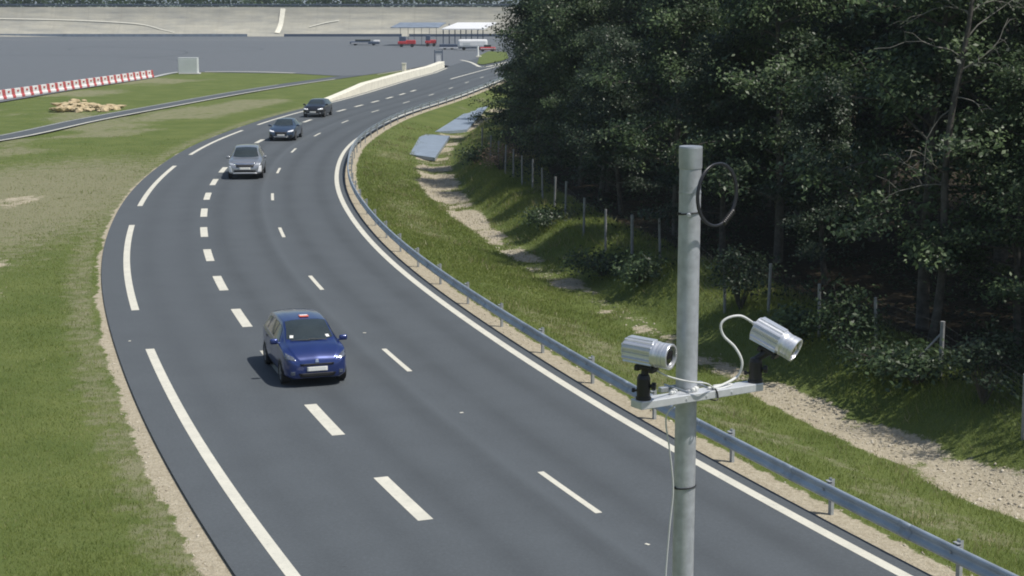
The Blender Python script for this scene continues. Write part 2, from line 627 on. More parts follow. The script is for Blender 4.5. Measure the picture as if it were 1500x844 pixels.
gx = spaced(-62, 40, [(-62, -30, 1.0), (-30, 20, 0.25), (20, 40, 1.0)])
gy = spaced(4, 470, [(4, 22, 1.0), (22, 72, 0.25), (72, 170, 0.5), (170, 260, 1.0), (260, 470, 5.0)])
GX, GY = np.meshgrid(gx, gy)
fx, fy = GX.ravel(), GY.ravel()
gS, gO = road_so(fx, fy)
gz = terrain_so(fx, fy, gS, gO)
nxg, nyg = len(gx), len(gy)
idx = np.arange(nxg * nyg).reshape(nyg, nxg)
quads = np.stack([idx[:-1, :-1], idx[:-1, 1:], idx[1:, 1:], idx[1:, :-1]], -1).reshape(-1, 4)
me = np_mesh('ground', np.stack([fx, fy, gz], 1), quads)


def sand_mask(x, y, S, O):
    n = fbm(x * 0.45, y * 0.45, 21)
    # left shoulder strip, wider close to the camera
    w = 0.02 + 0.32 * sstep(60, 30, y) + (fbm(x * 0.7, y * 0.7, 14) - 0.5) * 0.35
    left = sstep(3.6, 3.9, O) * sstep(4.05 + w + 0.30, 4.05 + w - 0.25, O)
    # right shoulder under the guardrail
    right = sstep(-6.6, -6.9, O) * sstep(-7.85, -7.45, O)
    # the gravel swale
    wid = 0.55 + 0.60 * sstep(70, 95, y) + 0.35 * sstep(45, 33, y)
    cen = -12.75 + 0.50 * sstep(65, 100, y)
    sw = sstep(wid + 0.55, wid - 0.45, np.abs(O - cen)) * sstep(150, 118, S - 64 + 0)
    sw = sw * (0.38 + 0.55 * sstep(0.36, 0.62, n + 0.05) + 0.22 * sstep(48, 36, y))
    bank_dirt = 0.25 * sstep(-13.0, -14.6, O) * sstep(-17, -15, O)
    m = np.maximum(np.maximum(left, right * 0.95), np.maximum(sw, bank_dirt * n))
    # bare patches of the left verge
    pat = sstep(0.50, 0.66, fbm(x * 0.20 + 3.1, y * 0.15, 33)) * sstep(6.0, 8.0, O) * sstep(110, 70, y) * (0.36 + 0.55 * fbm(x * 1.1, y * 1.1, 37))
    return np.maximum(m, pat)


def dry_mask(x, y, S, O):
    d = sstep(0.50, 0.70, fbm(x * 0.09, y * 0.07, 41)) * sstep(6.5, 10.0, O)
    big = sstep(0, 1, 1.25 - np.hypot((x + 25) / 11.0, (y - 78) / 34.0)) * 0.74
    right = 0.45 * sstep(-11.5, -10.0, O) * sstep(-8.0, -9.0, O) * sstep(0.4, 0.65, fbm(x * 0.2, y * 0.15, 55))
    far = 0.16 * sstep(140, 170, y)
    rim = 0.5 * sstep(6.2, 4.6, O) * sstep(4.0, 4.4, O)
    return np.clip(np.maximum.reduce([d * 0.58, big, right, far, rim]) + 0.10, 0, 1)


gsand = sand_mask(fx, fy, gS, gO)
gdry = dry_mask(fx, fy, gS, gO)
glit = sstep(-15.6, -17.6, gO) * (1 - sstep(215, 240, gS))
for nm, arr in (('sand', gsand), ('dry', gdry), ('litter', glit)):
    a = me.attributes.new(nm, 'FLOAT', 'POINT')
    a.data.foreach_set('value', arr.astype(np.float32))
gob = link_mesh('ground', me, M['ground'], smooth=True)
tag(gob, kind='structure')

# ------------------------------------------------------------------ roads
S_END = float(RS[-1]) - 2
S_BAR0 = s_of(470, 153)          # where the low white wall starts
S_BAR1 = s_of(655, 99)


def left_edge(s):
    return 3.95 + np.interp(s, [S_BAR0 - 25, S_BAR0 + 5, S_BAR0 + 35, S_BAR1 - 18, S_BAR1, S_END], [0, 0.25, 0.85, 1.5, 2.9, 9.0])


def strip(s0, s1, o0, o1, z, step=1.0, cols=1, zf=None):
    ss = np.linspace(s0, s1, max(2, int(abs(s1 - s0) / step) + 1))
    V, F = [], []
    for s in ss:
        a = o0(s) if callable(o0) else o0
        b = o1(s) if callable(o1) else o1
        for c in range(cols + 1):
            V.append(road_pt(s, a + (b - a) * c / cols, z))
    n = cols + 1
    for i in range(len(ss) - 1):
        for c in range(cols):
            F.append((i * n + c, (i + 1) * n + c, (i + 1) * n + c + 1, i * n + c + 1))
    return V, F, ss


def road_strip_obj(name, s0, s1, o0, o1, z, m, parent=None, step=1.0, cols=1, thick=0.0):
    V, F, ss = strip(s0, s1, o0, o1, z, step, cols)
    me = bpy.data.meshes.new(name)
    me.from_pydata([tuple(v) for v in V], [], F)
    me.update()
    me.validate()
    return link_mesh(name, me, m, parent)


road = road_strip_obj('road', 2, S_END, -6.98, left_edge, 0.0, M['asphalt'], cols=44)
tag(road, kind='structure')
vx = np.empty(len(road.data.vertices) * 3)
road.data.vertices.foreach_get('co', vx)
vx = vx.reshape(-1, 3)
_, ro = road_so(vx[:, 0], vx[:, 1])
trk = sum(np.exp(-((ro - c) / 0.33) ** 2) for c in (-5.6, -3.95, -2.35, -0.75)) + 0.5 * sum(np.exp(-((ro - c) / 0.33) ** 2) for c in (0.8, 2.3))
jn = np.exp(-((ro + 2.85) / 0.10) ** 2)
for nm, arr in (('track', np.clip(trk, 0, 1)), ('joint', jn)):
    a = road.data.attributes.new(nm, 'FLOAT', 'POINT')
    a.data.foreach_set('value', arr.astype(np.float32))
flip = [p for p in road.data.polygons if p.normal.z < 0]
if flip:
    road.data.flip_normals()

# painted markings: children of the road
S_L1 = s_of(582, 730)
for k in range(-2, 24):
    c = S_L1 + 6.5 * k
    if c > s_of(650, 119): break
    road_strip_obj('lane_dash', c - 1.5, c + 1.5, -0.15, 0.15, 0.004, M['paint'], road, step=0.75)
S_R1 = s_of(834, 720)
for k in range(-1, 16):
    c = S_R1 + 13.02 * k
    road_strip_obj('lane_dash', c - 1.5, c + 1.5, -3.27, -3.13, 0.004, M['paint'], road, step=0.75)
sA = s_of(657, 116)
road_strip_obj('lane_line', sA, s_of(742, 93), -0.13, 0.13, 0.004, M['paint'], road)
for (a, b) in (((420, 844), (208, 512)), ((190, 455), (186, 330)), ((203, 302), (257, 243)), ((276, 227), (352, 191)), ((374, 183), (440, 162))):
    s0, s1 = s_of(*a), s_of(*b)
    if a[1] > 840: s0 -= 4
    road_strip_obj('edge_line', s0, s1, 2.93, 3.17, 0.004, M['paint'], road)
road_strip_obj('edge_line', S_BAR0 - 2, S_BAR1 - 2, lambda s: left_edge(s) - 0.52, lambda s: left_edge(s) - 0.30, 0.004, M['paint'], road)
road_strip_obj('edge_line', 4, S_END - 60, -6.66, -6.43, 0.004, M['paint'], road, step=0.8)

for px_, py_ in ((676, 605), (948, 798), (534, 488), (190, 500)):
    q = at(px_, py_)
    bm = bmesh.new()
    add_box(bm, Vector((q.x, q.y, .008)), (.09, .06, .012), Matrix.Rotation(px_, 3, 'Z'), .003)
    from_bm('paint_chip', bm, M['paint'], road)

# access road and test plateau
def poly_sheet(name, pts, z, m, kind='structure'):
    bm = bmesh.new()
    vs = [bm.verts.new((p[0], p[1], z)) for p in pts]
    f = bm.faces.new(vs)
    bmesh.ops.triangulate(bm, faces=[f])
    o = from_bm(name, bm, m)
    if o.data.polygons[0].normal.z < 0: o.data.flip_normals()
    if kind: tag(o, kind=kind)
    return o


def ribbon(name, line, w0, w1, z, m, parent=None, sub=6):
    pts = smooth_path([Vector((p[0], p[1], 0)) for p in line], sub)
    V, F = [], []
    for i, p in enumerate(pts):
        t = (pts[min(i + 1, len(pts) - 1)] - pts[max(i - 1, 0)]).normalized()
        n = Vector((-t.y, t.x, 0))
        V += [tuple(p + n * w0 + Vector((0, 0, z))), tuple(p + n * w1 + Vector((0, 0, z)))]
    for i in range(len(pts) - 1):
        F.append((2 * i, 2 * i + 2, 2 * i + 3, 2 * i + 1))
    me = bpy.data.meshes.new(name)
    me.from_pydata(V, [], F)
    me.update()
    o = link_mesh(name, me, m, parent)
    if o.data.polygons[0].normal.z < 0: o.data.flip_normals()
    return o


ta = [(-46.0, 82.0), (-41.0, 100.0)] + [tuple(at(*p).xy) for p in ((0, 202), (130, 175), (250, 153), (345, 136), (420, 124), (480, 115.5), (520, 110))]
access = ribbon('access_road', ta, -1.25, 1.25, -0.02, M['asphalt'])
tag(access, kind='structure')
ribbon('edge_line', ta[1:8], -1.12, -0.86, -0.016, M['paint'], access)
ribbon('edge_line', ta[1:7], 0.98, 1.14, -0.016, M['paint_dim'], access)

plat = [(-420, 110), (-52.5, 120), (-49.2, 158)] + [tuple(at(*p).xy) for p in ((110, 131), (222, 114.5), (262, 106), (300, 105.5), (430, 107.5), (492, 111), (535, 110), (590, 102.5), (640, 93.5), (657, 96.5))] + \
       [tuple(road_pt(S_BAR1 + 2, 1.0).xy), tuple(road_pt(S_BAR1 + 20, 0).xy), (20, 300), (60, 330), (130, 452), (-420, 452)]
plateau = poly_sheet('test_plateau', plat, -0.012, M['asphalt_old'])
pl = [at(300, 105).xy, at(370, 105).xy, at(432, 107).xy]
ribbon('edge_line', [tuple(p) for p in pl], -0.40, 0.40, -0.006, M['paint'], plateau)
ribbon('edge_line', [(-200, 412), (-100, 411), (-20, 408)], -0.3, 0.3, -0.008, M['paint_dim'], plateau)
ribbon('edge_line', [tuple(at(553, 109).xy), tuple(at(575, 105.5).xy), tuple(at(603, 101).xy)], -0.12, 0.12, -0.004, M['paint'], plateau)
ribbon('edge_line', [tuple(at(568, 111).xy), tuple(at(580, 113).xy), tuple(at(590, 116).xy)], -0.10, 0.10, -0.004, M['paint'], plateau)

for (x0, y0, r_, a0, a1) in ((-120, 250, 70, 10, 95), (-95, 330, 45, -60, 60), (-60, 300, 60, 60, 150), (-150, 300, 90, -20, 50), (-40, 340, 50, 100, 200), (-80, 270, 30, 20, 150)):
    arc = [(x0 + r_ * math.cos(R(a0 + (a1 - a0) * i / 10)), y0 + r_ * .8 * math.sin(R(a0 + (a1 - a0) * i / 10))) for i in range(11)]
    arc = [q for q in arc if 228 < q[1] < 440]
    if len(arc) > 3:
        ribbon('tyre_mark', arc, -.22, .22, -.008, M['asphalt'], plateau)

ribbon('edge_line', [tuple(at(224, 113).xy), tuple(at(245, 108).xy), tuple(at(262, 105.5).xy)], -0.35, 0.35, -0.006, M['paint_dim'], plateau)

# grass island right of the junction, with a painted kerb
isl = [tuple(at(*p).xy) for p in ((699, 94.5), (708, 95.5), (735, 90), (745, 86), (742, 77), (716, 76), (703, 82))]
gi = poly_sheet('grass_island', isl, 0.11, M['ground'])
kb = ribbon('kerb', [tuple(at(*p).xy) for p in ((675, 88), (688, 91), (697, 95), (703, 98), (712, 98), (725, 95.5), (742, 91))], -0.25, 0.25, 0.012, M['paint'], None)
tag(kb, kind='structure')

# ------------------------------------------------------------------ grass tufts (uncountable)
def grass_blades(name, n, sampler, mtl, hmin, hmax, wid, keep):
    x, y = sampler(n)
    S, O = road_so(x, y)
    k = keep(x, y, S, O)
    x, y, S, O = x[k], y[k], S[k], O[k]
    z = terrain_so(x, y, S, O)
    n = len(x)
    dist = np.hypot(x, y)
    sc = np.clip(dist / 45.0, 0.8, 1.7)
    tall = 1 + 0.9 * sstep(-13.6, -14.8, O)
    h = rng.uniform(hmin, hmax, n) * tall * (0.55 + 0.9 * fbm(x * 0.8, y * 0.8, 61))
    a = rng.uniform(0, 2 * np.pi, n)
    w = wid * sc * rng.uniform(0.6, 1.3, n)
    lean = rng.normal(0, 0.45, (n, 2)) * h[:, None]
    b0 = np.stack([x - np.cos(a) * w, y - np.sin(a) * w, z - 0.02], 1)
    b1 = np.stack([x + np.cos(a) * w, y + np.sin(a) * w, z - 0.02], 1)
    tp = np.stack([x + lean[:, 0], y + lean[:, 1], z + h], 1)
    V = np.stack([b0, b1, tp], 1).reshape(-1, 3)
    F = np.arange(3 * n).reshape(-1, 3)
    me = np_mesh(name, V, F)
    at_ = me.attributes.new('var', 'FLOAT', 'FACE')
    var = np.clip(0.2 + 0.6 * fbm(x * 0.25, y * 0.25, 71) + rng.normal(0, 0.16, n), 0, 1)
    at_.data.foreach_set('value', var.astype(np.float32))
    o = link_mesh(name, me, mtl)
    return tag(o, None, None, None, 'stuff')


def samp_left(n):
    y = 24 + 96 * rng.random(n) ** 1.55
    x = -(0.325 * y) + rng.random(n) * (0.325 * y + 2)
    return x, y


def samp_right(n):
    s = rng.uniform(s_of(1500, 844) - 2, s_of(560, 178), n)
    s = s.min() + (s - s.min()) * ((s - s.min()) / (s.max() - s.min())) ** 0.25
    o = rng.uniform(-17.0, -7.6, n)
    x = np.interp(s, RS, RXY[:, 0]) + np.interp(s, RS, RN[:, 0]) * o
    y = np.interp(s, RS, RXY[:, 1]) + np.interp(s, RS, RN[:, 1]) * o
    return x, y


def keep_green(x, y, S, O):
    fadeout = rng.random(len(x)) > sstep(80, 118, y) * 0.9
    sm = sand_mask(x, y, S, O) + (fbm(x * 1.9, y * 1.9, 88, 5) - 0.5) * 1.3
    dm = dry_mask(x, y, S, O)
    ok = ((O > 4.08) | (O < -7.5)) & fadeout
    return ok & (sm < 0.50 - 0.3 * rng.random(len(x))) & (rng.random(len(x)) > dm * 0.95 * (0.5 + fbm(x * 0.9, y * 0.9, 99)))


def keep_straw(x, y, S, O):
    sm = sand_mask(x, y, S, O)
    dm = dry_mask(x, y, S, O)
    ok = ((O > 4.4) | (O < -7.8))
    return ok & (rng.random(len(x)) < np.clip(dm * 0.9 + sm * 0.25, 0.03, 0.7))


for nm, n, sp, mt, kp, h0, h1, wd in (('verge_grass', 300000, samp_left, M['blade'], keep_green, 0.035, 0.085, 0.010), ('verge_straw', 90000, samp_left, M['straw'], keep_straw, 0.035, 0.08, 0.008),
                                      ('ditch_grass', 260000, samp_right, M['blade'], keep_green, 0.05, 0.12, 0.011), ('ditch_straw', 60000, samp_right, M['straw'], keep_straw, 0.05, 0.12, 0.008)):
    grass_blades(nm, n, sp, mt, h0, h1, wd, kp)


def keep_weed(x, y, S, O):
    ok = ((O > 4.6) | (O < -8.0)) & (sand_mask(x, y, S, O) < 0.55)
    return ok & (fbm(x * 0.9, y * 0.9, 123, 3) > 0.60 + 0.12 * rng.random(len(x)))


for nm, sp, mt, h0, h1 in (('verge_weeds', samp_left, M['blade'], 0.06, 0.16), ('ditch_weeds', samp_right, M['blade'], 0.10, 0.22), ('seed_heads', samp_right, M['straw'], 0.10, 0.25)):
    grass_blades(nm, 40000, sp, mt, h0, h1, 0.010, keep_weed)


# loose stones of the swale and of the shoulders
def stones(name, n, sampler, keep, r0, r1):
    x, y = sampler(n)
    S, O = road_so(x, y)
    k = keep(x, y, S, O)
    x, y, S, O = x[k], y[k], S[k], O[k]
    z = terrain_so(x, y, S, O)
    n = len(x)
    base = np.array([(1, 0, 0), (0, 1, 0), (-1, 0, 0), (0, -1, 0), (0, 0, 0.8), (0, 0, -0.5)])
    fc = np.array([(0, 1, 4), (1, 2, 4), (2, 3, 4), (3, 0, 4), (1, 0, 5), (2, 1, 5), (3, 2, 5), (0, 3, 5)])
    r = r0 + (r1 - r0) * rng.random(n) ** 3
    an = rng.uniform(0, 2 * np.pi, n)
    V = base[None] * r[:, None, None] * rng.uniform(0.6, 1.4, (n, 6, 3))
    c, s_ = np.cos(an)[:, None], np.sin(an)[:, None]
    V = np.stack([V[..., 0] * c - V[..., 1] * s_, V[..., 0] * s_ + V[..., 1] * c, V[..., 2]], -1)
    V += np.stack([x, y, z], 1)[:, None]
    F = (fc[None] + 6 * np.arange(n)[:, None, None]).reshape(-1, 3)
    me = np_mesh(name, V.reshape(-1, 3), F)
    at_ = me.attributes.new('var', 'FLOAT', 'POINT')
    at_.data.foreach_set('value', np.repeat(rng.random(n), 6).astype(np.float32))
    return tag(link_mesh(name, me, M['stone']), None, None, None, 'stuff')


def stone_mat():
    m, nt, b = mat_new('pale_stone')
    nt.links.new(mixnode(nt, attr(nt, 'var'), (0.26, 0.225, 0.165), (0.58, 0.53, 0.43)), b.inputs['Base Color'])
    b.inputs['Roughness'].default_value = 0.9
    return m


M['stone'] = stone_mat()


def keep_stone(x, y, S, O):
    sm = sand_mask(x, y, S, O)
    ok = ((O > 4.1) | (O < -7.1))
    return ok & (rng.random(len(x)) < sm * 0.9 - 0.15)


stones('ditch_gravel', 60000, samp_right, keep_stone, 0.015, 0.06)
stones('verge_gravel', 50000, samp_left, keep_stone, 0.012, 0.042)

# ------------------------------------------------------------------ guardrail
gr = thing('guardrail', 'long galvanised guardrail curving along the right road edge', 'guardrail', tuple(road_pt(s_of(1063, 673), -7.25)))
gmi = Matrix.Translation(-Vector(gr.location))
prof = [(o_, z_ - 0.15) for o_, z_ in [(0.000, 0.74), (0.035, 0.745), (0.055, 0.715), (0.060, 0.675), (0.015, 0.635), (0.000, 0.60), (0.015, 0.565), (0.060, 0.525), (0.055, 0.485), (0.035, 0.455), (0.000, 0.46)]]
ss = np.arange(6, s_of(735, 105) + 2, 0.8)
V, F = [], []
for s in ss:
    for (o, z) in prof:
        V.append(tuple(gmi @ road_pt(s, -7.20 + o, z)))
n = len(prof)
for i in range(len(ss) - 1):
    for k in range(n - 1):
        F.append((i * n + k, i * n + k + 1, (i + 1) * n + k + 1, (i + 1) * n + k))
me = bpy.data.meshes.new('rail')
me.from_pydata(V, [], F)
me.update()
ro_ = link_mesh('rail', me, M['rail'], gr, smooth=True)
sol = ro_.modifiers.new('thick', 'SOLIDIFY')
sol.thickness = 0.004
s0 = s_of(1063, 673)
for k in range(-6, 48):
    s = s0 + 4.0 * k
    if s > ss[-1] or s < 8: continue
    V, F = [], []
    for q in (-0.17, 0.17):
        for (o, z) in prof:
            V.append(tuple(gmi @ road_pt(s + 1.3 + q, -7.193 + o, z)))
    for a in range(n - 1):
        F.append((a, a + 1, n + a + 1, n + a))
    me = bpy.data.meshes.new('splice')
    me.from_pydata(V, [], F)
    me.update()
    so_ = link_mesh('splice', me, M['rail'], gr, smooth=True)
    md_ = so_.modifiers.new('thick', 'SOLIDIFY')
    md_.thickness = 0.004
for k in range(-6, 48):
    s = s0 + 4.0 * k
    if s > ss[-1] or s < 8: continue
    bm = bmesh.new()
    h = heading(s)
    rot = Matrix.Rotation(h, 3, 'Z')
    p = gmi @ road_pt(s, -7.34)
    add_box(bm, p + Vector((0, 0, 0.16)), (0.10, 0.006, 0.98), rot)
    for sg in (-1, 1):
        add_box(bm, p + rot @ Vector((sg * 0.047, -0.031, 0)) + Vector((0, 0, 0.16)), (0.006, 0.056, 0.98), rot)
    p2 = gmi @ road_pt(s, -7.27)
    add_box(bm, p2 + Vector((0, 0, 0.55)), (0.13, 0.13, 0.012), rot)
    add_box(bm, p2 + Vector((0, 0, 0.40)), (0.11, 0.12, 0.10), rot)
    add_box(bm, gmi @ road_pt(s, -7.30, 0.602), (0.13, 0.08, 0.014), rot)
    add_box(bm, gmi @ road_pt(s, -7.175, 0.45), (0.045, 0.02, 0.045), rot, 0.006)
    from_bm('post', bm, M['postzinc'], gr)

# ------------------------------------------------------------------ wire fence at the wood's edge
fence_px = [(1500, 620), (1377, 552), (1283, 517), (1200, 494), (1125, 462), (1062, 447), (1012, 412), (967, 385), (926, 376), (887, 364), (855, 345), (828, 322), (812, 308), (795, 296), (780, 281), (765, 274), (752, 266), (740, 258), (730, 249), (718, 238), (706, 226)]
fp = [at(px, py, 0.25) for px, py in fence_px]
fp = [Vector((p.x, p.y, terrain(p.x, p.y))) for p in fp]
fe = thing('wire_fence', 'grey wire fence on thin posts along the edge of the dark wood', 'fence', tuple(fp[1]))
fo = Vector(fe.location)
random.seed(3)
for i, p in enumerate(fp):
    bm = bmesh.new()
    lean = Vector((random.uniform(-.06, .06), random.uniform(-.06, .06), 0))
    hgt = random.uniform(1.42, 1.62)
    add_tube(bm, [p - fo + Vector((0, 0, -0.3)), p - fo + lean * 0.3 + Vector((0, 0, 0.4)), p - fo + lean + Vector((0, 0, hgt))], 0.060 if i in (1, 8) else 0.047, 8)
    if i == 1:
        q = p - fo + Vector((-0.9, 0.25, 0.0))
        add_tube(bm, [q, p - fo + lean * 0.8 + Vector((0, 0, 1.15))], 0.028, 8)
    from_bm('post', bm, M['woodpost'], fe)
bm = bmesh.new()
for z in (0.12, 0.28, 0.45, 0.65, 0.9, 1.15, 1.38):
    for i in range(len(fp) - 1):
        a, b = fp[i] - fo + Vector((0, 0, z)), fp[i + 1] - fo + Vector((0, 0, z))
        mid = (a + b) / 2 - Vector((0, 0, random.uniform(0.0, 0.05)))
        add_tube(bm, [a, mid, b], 0.0022, 4, caps=False)
for i in range(len(fp) - 1):
    L = (fp[i + 1] - fp[i]).length
    nn = int(L / 0.3)
    for k in range(1, nn):
        p = fp[i].lerp(fp[i + 1], k / nn) - fo
        add_tube(bm, [p + Vector((0, 0, 0.1)), p + Vector((0, 0, 1.38))], 0.0015, 3, caps=False)
from_bm('wire_mesh', bm, M['wire'], fe)


# ------------------------------------------------------------------ trees of the wood
def limb_paths(seed, H, low, rad, nb, up=(0.15, 0.75), cone=False):
    rnd = random.Random(seed)
    lx, ly = rnd.uniform(-.5, .5), rnd.uniform(-.5, .5)

    def axis(t):
        return Vector((lx * t + 0.25 * math.sin(3 * t + seed), ly * t + 0.25 * math.cos(2.6 * t + seed), H * t))
    trunk = [axis(t / 9) for t in range(10)]
    limbs = []
    for i in range(nb):
        t = low + (0.97 - low) * (i + rnd.random()) / nb
        prof = (0.55 + 0.45 * math.sin(math.pi * min(1, (t - low) / (1 - low) * 0.75 + 0.2))) if t < 0.75 else max(0.15, (1 - t) / 0.25 * 0.9)
        if cone: prof = 1.08 - 0.85 * (t - low) / (1 - low)
        L = rad * prof * rnd.uniform(0.6, 1.2)
        a = i * 2.39996 + rnd.uniform(-.5, .5)
        d = Vector((math.cos(a), math.sin(a), rnd.uniform(*up)))
        p = axis(t)
        path = [p]
        m = 5
        for k in range(m):
            d = (d + Vector((rnd.uniform(-.28, .28), rnd.uniform(-.28, .28), rnd.uniform(-.22, .10)))).normalized()
            p = p + d * (L / m)
            path.append(p)
        limbs.append((t, path, L))
    return trunk, limbs, rnd


def out_dir(C):
    d = C * np.array([1, 1, 0.0])
    return d / np.maximum(np.linalg.norm(d, axis=1), 0.3)[:, None]


def leaves(centers, per, spread, flat, size, rs):
    """leaf-sized folded rhombs around the clump centres"""
    C = np.repeat(np.array([tuple(c) for c in centers]), per, axis=0)
    n = len(C)
    off = rs.normal(0, 1, (n, 3)) * np.array([spread, spread, spread * flat])
    C = C + off
    nrm = rs.normal(0, 0.55, (n, 3)) + np.array([0, 0, 0.85]) + out_dir(C) * 0.55
    nrm /= np.linalg.norm(nrm, axis=1)[:, None]
    u = np.cross(nrm, rs.normal(0, 1, (n, 3)))
    u /= np.linalg.norm(u, axis=1)[:, None]
    w = np.cross(nrm, u)
    s = size * rs.uniform(0.6, 1.35, n)[:, None]
    V = np.stack([C - u * s, C - w * s * 0.55 + nrm * s * 0.12, C + u * s, C + w * s * 0.55 + nrm * s * 0.12], 1).reshape(-1, 3)
    F = np.arange(4 * n).reshape(-1, 4)
    return V, F, n


def leaf_mesh(name, centers, per, spread, flat, size, rs, clump_var=0.3):
    V, F, n = leaves(centers, per, spread, flat, size, rs)
    me = np_mesh(name, V, F)
    a = me.attributes.new('var', 'FLOAT', 'FACE')
    cv = np.repeat(rs.uniform(0.1, 0.9, len(centers)), per)
    a.data.foreach_set('value', np.clip(cv ** 1.6 * 0.95 + rs.uniform(0, 0.3, n) - 0.08, 0, 1).astype(np.float32))
    return me


def make_tree(seed, H, low, rad, nb, lm, per=46, leaf=0.068, cone=False):
    trunk, limbs, rnd = limb_paths(seed, H, low, rad, nb, cone=cone)
    bm = bmesh.new()
    r0 = 0.0125 * H + 0.025
    add_tube(bm, [trunk[0] - Vector((0, 0, .4))] + trunk, [r0 * 1.35] + [r0 * (1 - 0.9 * i / 9) for i in range(10)], 9)
    cents = []
    for (t, path, L) in limbs:
        add_tube(bm, path, [max(0.012, r0 * 0.38 * (1 - t * 0.5) * (1 - 0.8 * k / 5)) for k in range(6)], 5, caps=False)
        for k in range(2, 6):
            for j in range(2 if k > 2 else 1):
                q = path[k] + Vector((rnd.uniform(-.75, .75), rnd.uniform(-.75, .75), rnd.uniform(-.35, .45)))
                add_tube(bm, [path[k], path[k].lerp(q, 0.55) + Vector((0, 0, 0.06)), q], [0.012, 0.008, 0.004], 3, caps=False)
                cents.append(q)
                cents.append(path[k].lerp(q, 0.4))
    rs = np.random.default_rng(seed)
    tm = bpy.data.meshes.new('trunk')
    bmesh.ops.recalc_face_normals(bm, faces=bm.faces)
    bm.to_mesh(tm)
    bm.free()
    tm.materials.append(M['bark'])
    tm.polygons.foreach_set('use_smooth', [True] * len(tm.polygons))
    cm = leaf_mesh('crown', cents, per, 0.25, 0.55, leaf, rs)
    cm.materials.append(lm)
    return tm, cm


protos = [make_tree(1, 15.5, 0.19, 4.0, 46, M['leaf1']), make_tree(2, 10.5, 0.15, 3.3, 38, M['leaf2'], cone=True), make_tree(3, 17.0, 0.27, 3.8, 46, M['leaf3']),
          make_tree(4, 9.0, 0.12, 3.2, 36, M['leaf2'], cone=True), make_tree(5, 16.0, 0.30, 4.2, 44, M['leaf1']), make_tree(6, 9.0, 0.14, 2.7, 34, M['leaf3'], cone=True)]
kinds = ['broad dark oak with low leafy boughs', 'paler leafy hornbeam', 'tall dull green tree with a bare lower trunk', 'bushy tree leafy almost to the ground', 'large dark tree with a high crown', 'slim young tree']


def place_tree(k, x, y, sc, rz, label, group):
    t = thing('tree', label, 'tree', (x, y, terrain(x, y)), rz, group)
    t.scale = (sc, sc, sc * random.uniform(0.92, 1.1))
    tm, cm = protos[k]
    link = bpy.data.objects.new('trunk', tm)
    COL.objects.link(link)
    link.parent = t
    cr = bpy.data.objects.new('crown', cm)
    COL.objects.link(cr)
    cr.parent = t
    return t


random.seed(21)
sF0, sF1 = float(road_so([10.5], [36.0])[0][0]), float(road_so([-2.0], [196.0])[0][0])
row_specs = [(-18.5, 5.0, [5, 1, 3, 5, 3, 1]), (-24.4, 4.4, [0, 1, 2, 4, 3, 0]), (-27.8, 4.8, [0, 2, 4, 0]), (-31.5, 5.6, [2, 4, 0]), (-37, 7.0, [2, 4, 0])]
for ri, (o, st, ks) in enumerate(row_specs):
    s = sF0 - (0 if ri == 0 else 2)
    while s < sF1 - ri * 6:
        j = s + random.uniform(-1.1, 1.1)
        oo = o + random.uniform(-0.9, 0.7)
        if ri == 0 and j > sF0 + 60: oo += 0.9
        p = road_pt(j, oo)
        k = random.choice(ks)
        p.x = max(p.x, -0.0062 * p.y + [3.6, 3.2, 3.4, 3.0, 3.8, 2.4][k])
        if ri == 0:
            lab, grp = kinds[k] + ' at the front of the fenced wood', 'front row trees of the wood, ' + kinds[k].split(' ')[0]
        else:
            lab, grp = kinds[k] + ' deep inside the dark wood', 'trees deep in the wood, ' + kinds[k].split(' ')[0]
        if not (ri > 2 and p.x > 0.34 * p.y + 14):
            place_tree(k, p.x, p.y, random.uniform(0.72, 1.25) if ri == 0 else random.uniform(0.88, 1.15), random.uniform(0, 6.28), lab, grp)
        s += st * random.uniform(0.85, 1.2)


# bare pale-branched tree at the wood's front
def bare_tree(px, py_base, Y, seed):
    b = dep(px, py_base, Y)
    z0 = terrain(b.x, b.y)
    t = thing('bare_tree', 'thin half-bare tree with pale crooked leafless branches at right', 'tree', (b.x, b.y, z0))
    rnd = random.Random(seed)
    bm = bmesh.new()
    tr = [Vector((0.25 * math.sin(i * 0.9) * 0.5 + 0.07 * i, 0, i * 1.1 - 0.3)) for i in range(13)]
    add_tube(bm, tr, [0.13 * (1 - 0.06 * i) for i in range(13)], 8)
    from_bm('trunk', bm, M['bark'], t, smooth=True)
    for i in range(15):
        bm = bmesh.new()
        h = rnd.uniform(4.2, 11)
        base = tr[0].lerp(tr[-1], (h + .3) / 13.5)
        base.x = np.interp(h, [q.z for q in tr], [q.x for q in tr])
        sgn = -1 if rnd.random() < 0.72 else 1
        d = Vector((sgn * rnd.uniform(.6, 1), rnd.uniform(-.7, .2), rnd.uniform(-.2, .7)))
        L = rnd.uniform(0.8, 2.6)
        path = [base]
        p = base
        for k in range(6):
            d = (d + Vector((rnd.uniform(-.3, .3), rnd.uniform(-.3, .3), rnd.uniform(-.4, .35)))).normalized()
            p = p + d * L / 6
            path.append(p)
            if k in (1, 2, 3, 4) and rnd.random() < .8:
                e = p + Vector((d.x * .4 + rnd.uniform(-.35, .35), rnd.uniform(-.4, .3), rnd.uniform(-.35, .5)))
                add_tube(bm, [p, p.lerp(e, .5) + Vector((0, 0, .08)), e], [0.012, 0.009, 0.004], 4, caps=False)
        add_tube(bm, path, [0.021 * (1 - .11 * k) for k in range(7)], 5, caps=False)
        from_bm('branch', bm, M['paletwig'], t, smooth=True)


bare_tree(1362, 490, 43.6, 5)


